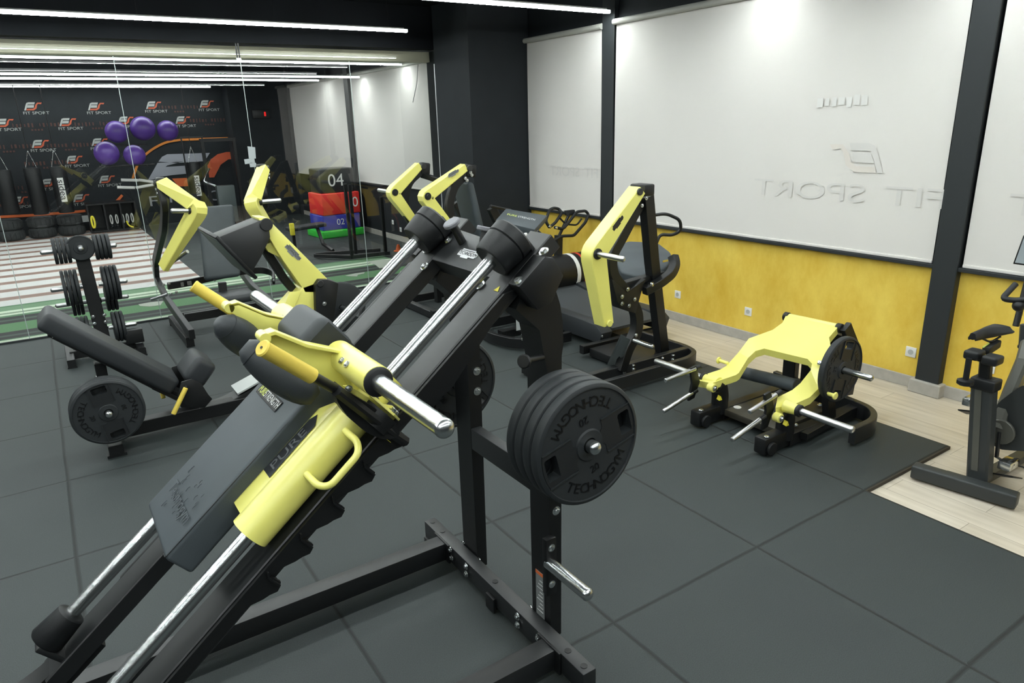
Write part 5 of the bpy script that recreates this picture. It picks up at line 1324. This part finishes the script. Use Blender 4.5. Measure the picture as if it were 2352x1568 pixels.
# ------------------------------------------------------------------ curved treadmill by the wall, behind the arm curl machine
sm = thing('curved_treadmill', (4.6, 5.8, 0), 'curved treadmill with looped black handlebars and a drum with red and white rings', 'treadmill')
prof = [(4.94, 0.06), (4.90, 0.17), (5.0, 0.235), (5.2, 0.245), (5.7, 0.25), (6.1, 0.29), (6.4, 0.36), (6.65, 0.38), (6.74, 0.2), (6.74, 0.06)]
for x0 in (4.24, 5.02):
    mb = MB(); mb.prism([V((x0, y, z)) for y, z in prof], V((0.14, 0, 0)), .008); mb.build('side_cover', mat('treadmill_cover', (0.028, 0.032, 0.036), .55), sm, 35)
belt = [V((4.70, y, z)) for y, z in ((4.92, .18), (5.1, .215), (5.6, .215), (6.1, .25), (6.5, .33), (6.68, .30))]
mb = MB(); mb.bar(rounded(belt, .2, 4), 0.62, 0.03, XV); mb.build('belt', mat('belt_rubber', (0.05, 0.056, 0.062), .65, bump=.4, bscale=120), sm, 40)
for yy in (5.0, 6.66):
    rod(sm, V((4.3, yy, .035)), V((5.1, yy, .035)), .034, BLACK, 'foot')
for p in ((1383, 772), (1394, 799)):
    boltp(sm, at(*p, x=4.235), (-1, 0, 0), .010)
yd = 6.45
dc = V((5.03, yd, 0.42)); 
c0, c1 = V((4.80, yd, .42)), V((5.28, yd, .42))
rod(sm, V((4.60, yd, .42)), V((5.40, yd, .42)), .215, BLACK, 'drum')
for xx, mm_ in ((5.02, WHITE), (5.14, REDP)):
    mb = MB(); w_ = .05 if mm_ is WHITE else .03
    ring = [(0.216, xx), (0.2185, xx+.002), (0.2185, xx+w_), (0.216, xx+w_+.002)]
    mb.lathe([(r, h) for r, h in ring], (0, yd, .42), (1, 0, 0), 48); mb.build('drum_ring', mm_, sm, 40)
pb, pt_ = V((5.0, 6.60, .3)), at(1283, 540, y=6.6)
barp(sm, [pb, V((pt_.x, 6.6, pt_.z))], .07, .08, YV, BLACK, 'mast')
def hp_(l, y=6.55): return [at(px, py, y=y+dy) for px, py, dy in l]
pipe(sm, hp_([(1262, 522, 0), (1253, 508, 0), (1262, 482, .1), (1272, 477, .15), (1285, 480, .15), (1290, 490, .1), (1275, 512, 0), (1262, 522, 0)]), .018, RUBBER, 'handlebar', .04)
pipe(sm, hp_([(1274, 522, 0), (1293, 526, 0), (1305, 512, .0), (1325, 486, .1), (1345, 484, .15), (1352, 492, .15), (1345, 510, .1), (1318, 541, 0), (1290, 542, 0), (1272, 552, 0)]), .018, RUBBER, 'handlebar', .04)
pipe(sm, hp_([(1285, 500, .1), (1300, 515, .1), (1325, 517, .1), (1336, 502, .1)]), .011, RUBBER, 'inner_handlebar', .04)
cq = at(1309, 488, y=6.7); mb = MB(); mb.obox(cq, XV*.07, YV*.02, ZV*.03+YV*.01, .008); mb.build('display', BLACK, sm, 30)
rod(sm, cq, V((pt_.x, 6.6, pt_.z-.02)), .018, BLACK, 'display_stem')
for p in ((1262, 520), (1277, 523)):
    disc(sm, at(*p, y=6.5), (0, -1, 0), .016, .02, ZINC, 'clamp')

# ------------------------------------------------------------------ second room behind the glass
wb = [o for o in C.objects if o.name == 'wall_back'][0]
YB = BY-0.006
def wp(px, py): return at(px, py, y=YB)
LOGOW = mat('logo_white_print', (.34, .36, .35), .6); LOGOO = mat('logo_orange_print', (.42, .08, .03), .6)
def small_logo(px, py, h, parent):
    c = wp(px, py); m1, m2 = MB(), MB()
    club_logo(0, 0, 0, h, XV, ZV, V((0, 0, 0)), None, None, m1, m2, c+V((-h*.85, 0, -h*.3)))
    a = m1.build('logo_print', LOGOW, parent, 0); b = m2.build('logo_swoosh', LOGOO, parent, 0)
    m3 = MB(); m3.text('FIT SPORT', h*.50, c+V((0.03, -.001, -h*.62)), XV, ZV, squash=1.25); m3.build('logo_words', LOGOW, parent, 0)
LOGOS = [(77, 248), (222, 248), (354, 245), (476, 242), (12, 286), (157, 284), (290, 280), (421, 279), (94, 334), (230, 330), (172, 370), (115, 423), (247, 415), (46, 464), (188, 458)]
for px, py in LOGOS: small_logo(px, py, 0.17, wb)
DIMR = mat('dim_red_print', (0.055, 0.018, 0.012), .6)
for px, py in ((83, 287), (222, 284), (18, 337), (160, 333), (480, 276), (110, 374), (410, 246), (60, 430), (20, 470)):
    m3 = MB(); c = wp(px, py); rr = random.Random(px)
    for k in range(13):
        if k == 6: continue
        hh = rr.uniform(.028, .045); m3.obox(c+V((-.42+.07*k, 0, rr.uniform(-.006, .006))), XV*rr.uniform(.008, .022), V((0, .001, 0)), ZV*hh)
    for k in range(4): m3.obox(c+V((-.09+.06*k, 0, -.10)), XV*.018, V((0, .001, 0)), ZV*.018)
    m3.build('faded_print', DIMR, wb, 0)['kind'] = 'stuff'
# big emblem and orange line
YB2 = YB-0.004
def wq(px, py): return at(px, py, y=YB2)
def panel(pts, m_, name): 
    mb = MB(); mb.prism([wq(*p) for p in pts], V((0, -.004, 0))); mb.build(name, m_, wb, 0)
GREYP = mat('grey_print', (0.30, 0.31, 0.35), .55)
panel([(364, 371), (372, 360), (384, 354), (482, 351), (470, 370), (410, 374)], GREYP, 'emblem_bar')
panel([(362, 374), (420, 371), (384, 380), (380, 383), (434, 380), (437, 398), (395, 402), (368, 406), (352, 412), (340, 413)], GREYP, 'emblem_bar')
panel([(395, 410), (440, 408), (440, 427), (410, 428)], ORANGE, 'emblem_bar')
panel([(470, 408), (471, 390), (484, 366), (500, 354), (520, 349), (549, 348), (543, 364), (524, 366), (507, 378), (492, 407)], mat('red_orange_print', (.55, .09, .03), .55), 'emblem_sweep')
for w_, px, py, h in (('F', 352, 463, .34), ('T', 392, 455, .34), ('OP', 508, 449, .36)):
    m3 = MB(); m3.text(w_, h, wq(px, py), XV, ZV, .001, squash=1.4); m3.build('emblem_letters', GREYP, wb, 0)
mb = MB(); mb.bar([wq(415, 321), wq(524, 317)], .05, .008, ZV); mb.build('orange_line', mat('amber_line', (.62, .21, .03), .5), wb, 0)
mb = MB(); mb.bar(rounded([wq(305, 410), wq(318, 370), wq(345, 345), wq(380, 326), wq(415, 321)], .5, 4), .05, .008, YV.cross(XV)); mb.build('orange_line', MAT['amber_line'], wb, 0)
mb = MB(); mb.bar(rounded([wq(0, 498), wq(80, 494), wq(200, 484), wq(236, 479), wq(265, 466), wq(281, 448)], .4, 4), .055, .008, ZV); mb.build('orange_line', ORANGE, wb, 0)
# dark column between wall print and blinds
mb = MB(); x0 = at(545, 400, y=18.6).x; mb.box(x0, WX, 18.45, BY, 0, CZ); struct('wall_pier', mb, WALLB)

# gym balls on a wall rack
brk = thing('ball_rack', (2.0, 18.9, 1.4), 'dark wall frame holding the purple gym balls', 'rack')
for z in (1.47, 1.885):
    for y in ((18.12, 18.42) if z > 1.6 else (17.49, 17.77)): rod(brk, V((1.15 if z < 1.9 else 1.3, y, z)), V((2.2 if z < 1.9 else 2.95, y, z)), .014, BLACK, 'shelf_rail')
    for x in ((1.3, 2.05) if z < 1.9 else (1.5, 2.75)): barp(brk, [V((x, 18.10 if z > 1.6 else 17.45, z-.02)), V((x, 19.04, z-.02))], .03, .03, XV, BLACK, 'shelf_arm')
for (px, py, r), lb in zip(((268, 303, 28.5), (328, 295, 30.5), (385, 300, 25.5), (245, 352, 31), (309, 357, 27)),
      ('purple gym ball, left of the three in the upper row', 'purple gym ball, largest and middle of the upper row', 'purple gym ball, right end of the upper row',
       'purple gym ball, left of the two in the lower row', 'purple gym ball, right of the two in the lower row')):
    yb_ = 18.25 if py < 330 else 17.62
    c = at(px, py, y=yb_); R_b = (at(px+r, py, y=yb_)-c).length*.96
    mb = MB(); mb.sphere(c, R_b, 40); o = mb.build('gym_ball', PURPLE, None, 60); tag(o, lb, 'gym ball', 'purple gym balls')
# punching bags
for px, y_, lb, wd, txt in ((14, 18.3, 'black punching bag at the far left edge, hanging in front of the logo wall', 11, 0), (82, 18.3, 'black punching bag second from the left in front of the logo wall', 12, 0),
                            (139, 18.2, 'black punching bag with a white name strip, third from the left', 12, 1), (452, 18.2, 'black punching bag with a white name strip under the big emblem', 12, 1)):
    tpx = {14: (10, 390), 82: (76, 385), 139: (137, 382), 452: (446, 372)}[px]; bpx = {14: (22, 490), 82: (92, 492), 139: (148, 488), 452: (456, 470)}[px]
    T_, B_2 = at(*tpx, y=y_), at(*bpx, y=y_); r = .155; x = (T_.x+B_2.x)/2
    t = thing('punching_bag', (x, y_, B_2.z), lb, 'punching bag', 'punching bags')
    mb = MB(); mb.tube([(x, y_, B_2.z), (x, y_, B_2.z+.03), (x, y_, T_.z-.03), (x, y_, T_.z)], [r*.9, r, r, r*.9], 28); mb.build('bag', RUBBER, t, 50)
    for k in (-.1, .1):
        rod(t, V((x+k, y_, T_.z-.01)), V((x, y_, T_.z+.35)), .006, ZINC, 'chain')
    rod(t, V((x, y_, T_.z+.35)), V((x, y_, CZ)), .008, BLACK, 'strap')
    if txt:
        w0, w1 = at(px, 408 if px < 300 else 403, y=y_-r), at(px+2, 464 if px < 300 else 450, y=y_-r); zc = (w0.z+w1.z)/2; hh = abs(w0.z-w1.z)/2
        mb = MB(); mb.obox((x, y_-r-.004, zc), XV*.055, YV*.004, ZV*hh, .02, 2); s_ = mb.build('name_strip', WHITE, t, 30)
        mb = MB(); mb.text('sidea', .17, (x, y_-r-.0095, zc), -ZV, XV, .0005, squash=1.25); mb.build('strip_lettering', DEEP, s_, 0)
# tyres
TY_ = mat('tyre_rubber', (.03, .033, .034), .75, bump=.3, bscale=60)
def tyre(x, y, z, lb, R=.255, w=.22):
    mb = MB(); 
    mb.lathe([(R*.55, 0.02), (R*.85, 0.0), (R*.96, .02), (R, .06), (R, w-.06), (R*.96, w-.02), (R*.85, w), (R*.55, w-.02), (R*.5, w/2)], (x, y, z), (0, 0, 1), 36)
    for k in range(18):
        a = 2*PI*k/18; d_ = V((math.cos(a), math.sin(a), 0)); mb.obox(V((x, y, z+w/2))+d_*R, d_*.012, V((-d_.y, d_.x, 0))*.035, ZV*(w*.30), .004)
    o = mb.build('tyre', TY_, None, 35); tag(o, lb, 'tyre', 'stacked tyres')
for i, (px, nn) in enumerate(((22, 'leftmost'), (98, 'middle'), (166, 'rightmost'))):
    b0 = at(px, 530, y=18.55)
    for k in range(2):
        tyre(b0.x, 18.55, .226*k, '%s tyre in the %s of three tyre stacks below the logo wall' % ('lower' if k == 0 else 'upper', nn))
# low storage cabinet with kettlebells
q0, q1 = at(213, 525, y=18.5), at(318, 515, y=18.5)
cab = thing('storage_shelf', ((q0.x+q1.x)/2, 18.6, 0), 'low black open shelf with small white and yellow gear, under the orange curve', 'shelf')
for z in (.02, .62): 
    mb = MB(); mb.box(q0.x-.05, q1.x, 18.35, 18.95, z, z+.03); mb.build('shelf_board', BLACK, cab, 0)
for x in (q0.x-.05, q0.x+.28, q0.x+.60, q1.x-.03):
    mb = MB(); mb.box(x, x+.03, 18.35, 18.95, .05, .62); mb.build('divider', BLACK, cab, 0)
mb = MB(); mb.box(q0.x-.05, q1.x, 18.93, 18.95, .05, .62); mb.build('back_board', BLACK, cab, 0)
for i, px in enumerate((257, 270, 284, 295, 306)):
    c = at(px, 505, y=18.4); t = thing('kettlebell', (c.x, 18.55, .05), ['pale', 'dark'][0]+' ring handled kettlebell in the low shelf', 'kettlebell', 'kettlebells on the low shelf')
    t['label'] = '%s of the five white-handled kettlebells in a row on the low shelf' % ['leftmost', 'second from the left', 'middle', 'second from the right', 'rightmost'][i]
    mb = MB(); mb.sphere((c.x, 18.55, .105), .046, 16); mb.build('bell', BLACK, t, 50)
    mb = MB(); mb.tube([V((c.x+.022*math.cos(a), 18.53, .26+.10*math.sin(a))) for a in [2*PI*j/16 for j in range(16)]], .012, 8, closed=True); mb.build('handle', WHITE, t, 50)
c = at(214, 510, y=18.3); mb = MB(); mb.tube([V((c.x+.03*math.cos(a), 18.3, c.z+.13*math.sin(a))) for a in [2*PI*j/14 for j in range(14)]], .02, 8, closed=True); tag(mb.build('resistance_band', WARN, None, 50), 'yellow looped band at the left front of the low shelf', 'resistance band')
c = [at(*p, y=18.3) for p in ((291, 507), (294, 515), (300, 520), (307, 521))]; mb = MB(); mb.tube(rounded(c, .05), .018, 8); tag(mb.build('rubber_tube', WARN, None, 50), 'yellow curved tube hanging at the right front of the low shelf', 'exercise tube')
q = at(196, 502, y=18.34); mb = MB(); mb.box(q.x-.06, q.x+.06, 18.33, 18.34, q.z-.07, q.z+.07); tag(mb.build('notice', GREYST, None, 0), 'small grey square notice beside the low shelf', 'notice')

# plyometric boxes
def plyo(x0, x1, y0, y1, z0, z1, m_, lb, num, tw=0.0, sizen=.3):
    cx_, cy_ = (x0+x1)/2, (y0+y1)/2; t = thing('plyometric_box', (cx_, cy_, z0), lb, 'plyometric box', 'soft plyometric boxes')
    ca_, sa_ = math.cos(tw), math.sin(tw); X_ = V((ca_, sa_, 0)); Y_ = V((-sa_, ca_, 0))
    mb = MB(); mb.obox((cx_, cy_, (z0+z1)/2), X_*(x1-x0)/2, Y_*(y1-y0)/2, ZV*(z1-z0)/2, .025, 3); mb.build('cushion', m_, t, 50)
    if num:
        mb = MB(); mb.text(num, sizen, V((cx_, cy_, (z0+z1)/2))-Y_*((y1-y0)/2+.002)+X_*((-.02) if num != '0' else .3), X_, ZV, .0008, squash=1.0); mb.build('number', WHITE, t, 0)
PBK = mat('black_pvc', (.022, .024, .026), .3, spec=.6)
plyo(4.50, 5.42, 13.75, 14.55, 0.0, .15, VGREEN, 'green soft box at the very bottom of the numbered pile', '', .06)
plyo(4.56, 5.38, 13.80, 14.50, .15, .45, VBLUE, 'blue soft box numbered 02 in the pile beyond the glass', '02', .02, .17)
plyo(4.58, 5.40, 13.80, 14.50, .45, .88, VREDM, 'red soft box between the blue and the black one in the numbered pile', '0', .05, .28)
plyo(4.62, 5.34, 13.85, 14.45, .88, 1.35, PBK, 'black soft box numbered 04 on top of the pile', '04', .0, .34)

# squat stand and bench beyond the glass
ss = thing('squat_stand', (4.45, 11.4, 0), 'dark squat stand on the black tiles beyond the glass, in front of the numbered boxes', 'rack')
for (x, y, h) in ((4.151, 11.18, 1.25), (4.736, 11.12, 1.0), (4.384, 11.6, 1.2)):
    barp(ss, [V((x, y, 0.02)), V((x, y, h))], .05, .05, XV, BLACK, 'post')
barp(ss, [V((3.70, 11.75, .05)), V((4.151, 11.18, .05))], .06, .05, ZV, SATIN, 'base_rail')
barp(ss, [V((4.151, 11.18, .05)), V((4.80, 11.10, .05))], .06, .05, ZV, SATIN, 'base_rail')
barp(ss, [V((3.75, 11.85, .05)), V((4.80, 11.50, .05))], .06, .05, ZV, SATIN, 'base_rail')
bn2 = thing('flat_bench', (4.2, 12.8, 0), 'dark flat bench beyond the glass, left of the blue soft box', 'bench')
a_, b_ = at(660, 527, y=13.0), at(745, 514, y=12.9); pad(bn2, (a_+b_)/2, (b_-a_)*.5, V((0, .14, 0)), ZV*.035, .02, 'pad', LEATHER_D)
barp(bn2, [b_+V((-.15, 0, -.03)), at(742, 560, y=12.6), at(765, 575, y=12.2)], .05, .05, YV, BLACK, 'leg'); barp(bn2, [a_+V((.1, 0, -.03)), V((a_.x+.1, 13.0, .02))], .05, .05, YV, BLACK, 'leg')
q = at(670, 525, y=12.85); mb = MB(); mb.box(q.x-.04, q.x+.04, 12.8, 12.86, q.z-.12, q.z+.1, .01); mb.build('amber_knob', WARN, bn2, 30)
# cable / ski machine silhouettes near the far corner
ck2 = thing('cable_machine', (3.6, 17.6, 0), 'dark cable machine beyond the glass, between the emblem and the white blinds', 'gym machine')
for x in (3.3, 4.0): barp(ck2, [V((x, 17.8, .02)), V((x, 17.8, 1.95))], .07, .09, XV, BLACK, 'post')
barp(ck2, [V((3.25, 17.8, 1.93)), V((4.05, 17.8, 1.93))], .08, .08, ZV, BLACK, 'top_beam')
mb = MB(); mb.box(3.45, 3.85, 17.7, 17.9, .05, .9, .02); mb.build('weight_stack', mat('stack_grey', (.08, .1, .1), .4), ck2, 30)
barp(ck2, [V((3.0, 17.3, .05)), V((4.2, 17.3, .05))], .08, .06, ZV, BLACK, 'base_rail')
for y in (17.3,):
    for x in (3.3, 4.0): barp(ck2, [V((x, 17.3, .05)), V((x, 17.8, .05))], .06, .06, ZV, BLACK, 'base_rail')
pipe(ck2, [V((3.35, 17.7, 1.3)), V((3.1, 17.2, 1.05)), V((3.3, 17.0, .95))], .02, ZINC, 'cable_handle')
# red LED clock high on the pier
q = at(600, 262, y=18.44); clk = thing('led_clock', q, 'small black wall clock with glowing red digits on the dark pier', 'clock')
mb = MB(); mb.box(q.x-.22, q.x+.18, 18.40, 18.448, q.z-.10, q.z+.10, .01); mb.build('case', BLACK, clk, 30)
mb = MB(); mb.obox((q.x+.08, 18.397, q.z), XV*.022, YV*.001, ZV*.05); mb.build('digits', mat('led_red', (.9, .01, .01), .5, emit=.6), clk, 0)
# pull-up rig: barbells stored on wall pegs
rg = thing('barbell_holder', (2.3, 18.4, 0), 'white horizontal bars on dark uprights beside the left yellow lever', 'rack')
for (a_, b_) in (((278, 413), (318, 414)), ((318, 413), (356, 418)), ((269, 430), (310, 431)), ((312, 431), (352, 424))):
    rod(rg, at(*a_, y=18.2), at(*b_, y=18.2), .032, WHITE, 'bar')
for px in (418, 466):
    q = at(px, 330, y=18.3); barp(rg, [V((q.x, 18.3, .02)), V((q.x, 18.3, 2.0))], .03, .03, XV, BLACK, 'post')
barp(rg, [V((at(418, 330, y=18.3).x-.02, 18.3, 2.0)), V((at(466, 330, y=18.3).x+.02, 18.3, 2.0))], .03, .03, ZV, BLACK, 'top_beam')
# signs stuck to the glass joint
for pts, lb in ((((569, 336), (586, 338), (588, 364), (572, 364)), 'pale rectangular lock plate on the second glass joint, upper one'),
                (((561, 366), (584, 363), (586, 374), (563, 377)), 'pale lock plate on the second glass joint, just under the upper one'),
                (((573, 374), (588, 374), (590, 383), (575, 384)), 'smallest pale lock plate on the second glass joint, lowest of the three')):
    mb = MB(); mb.prism([at(*p, y=GY-.012) for p in pts], V((0, .010, 0)), .001); tag(mb.build('glass_lock_plate', mat('lock_plate', (.42, .46, .47), .45), None, 20), lb, 'lock', 'lock plates on the glass')
cl = thing('glass_clamp', at(549, 137, y=GY-.02), 'small bright clamp where the second glass joint meets the beam', 'clamp')
q = at(549, 137, y=GY-.02); mb = MB(); mb.box(q.x-.028, q.x+.028, GY-.02, GY-.005, q.z-.02, q.z+.02, .004); mb.build('clamp_body', WHITE, cl, 30)
for k in (-.013, .013):
    mb = MB(); mb.box(q.x+k-.007, q.x+k+.007, GY-.015, GY-.005, q.z+.02, 3.10); mb.build('clamp_rod', BLACK, cl, 0)
# orange and teal training gear lying by the turf
for (px, py, lb) in ((915, 570, 'orange marker cone on the turf, left of the chrome rod end'), (948, 578, 'orange marker cone on the turf beside the rod mount'), ):
    c = at(px, py, z=.05); mb = MB(); mb.lathe([(.085, 0), (.085, .012), (.05, .02), (.02, .12), (.012, .12)], (c.x, c.y, 0), (0, 0, 1), 20); tag(mb.build('marker_cone', mat('orange_plastic', (.75, .14, .03), .45), None, 40), lb, 'cone', 'orange training cones')
c = at(1018, 607, y=7.6); mb = MB(); mb.tube([c+V((-.03, 0, .05)), c+V((0, 0, .0)), c+V((.045, 0, -.05))], [.02, .03, .025], 10); tag(mb.build('foam_grip', MAT['orange_plastic'], None, 40), 'small orange foam grip seen through the hack squat frame', 'grip')
# turf markings
for pts in (((318, 699), (345, 694), (375, 691), (373, 695), (368, 701), (345, 704), (322, 703)), ((793, 633), (815, 628), (838, 625), (836, 628), (822, 631), (820, 635), (800, 634)),
            ((843, 601), (880, 595), (905, 600), (900, 612), (872, 616), (862, 608)), ((920, 622), (945, 617), (940, 632), (912, 640))):
    mb = MB(); mb.prism([at(*p, z=.001) for p in pts], V((0, 0, .002))); mb.build('turf_mark', mat('turf_white', (.52, .56, .48), .8), [o for o in C.objects if o.name == 'floor_2'][0], 0)

# ------------------------------------------------------------------ tidy up
for o in C.objects:
    if '_wl' in o: del o['_wl']
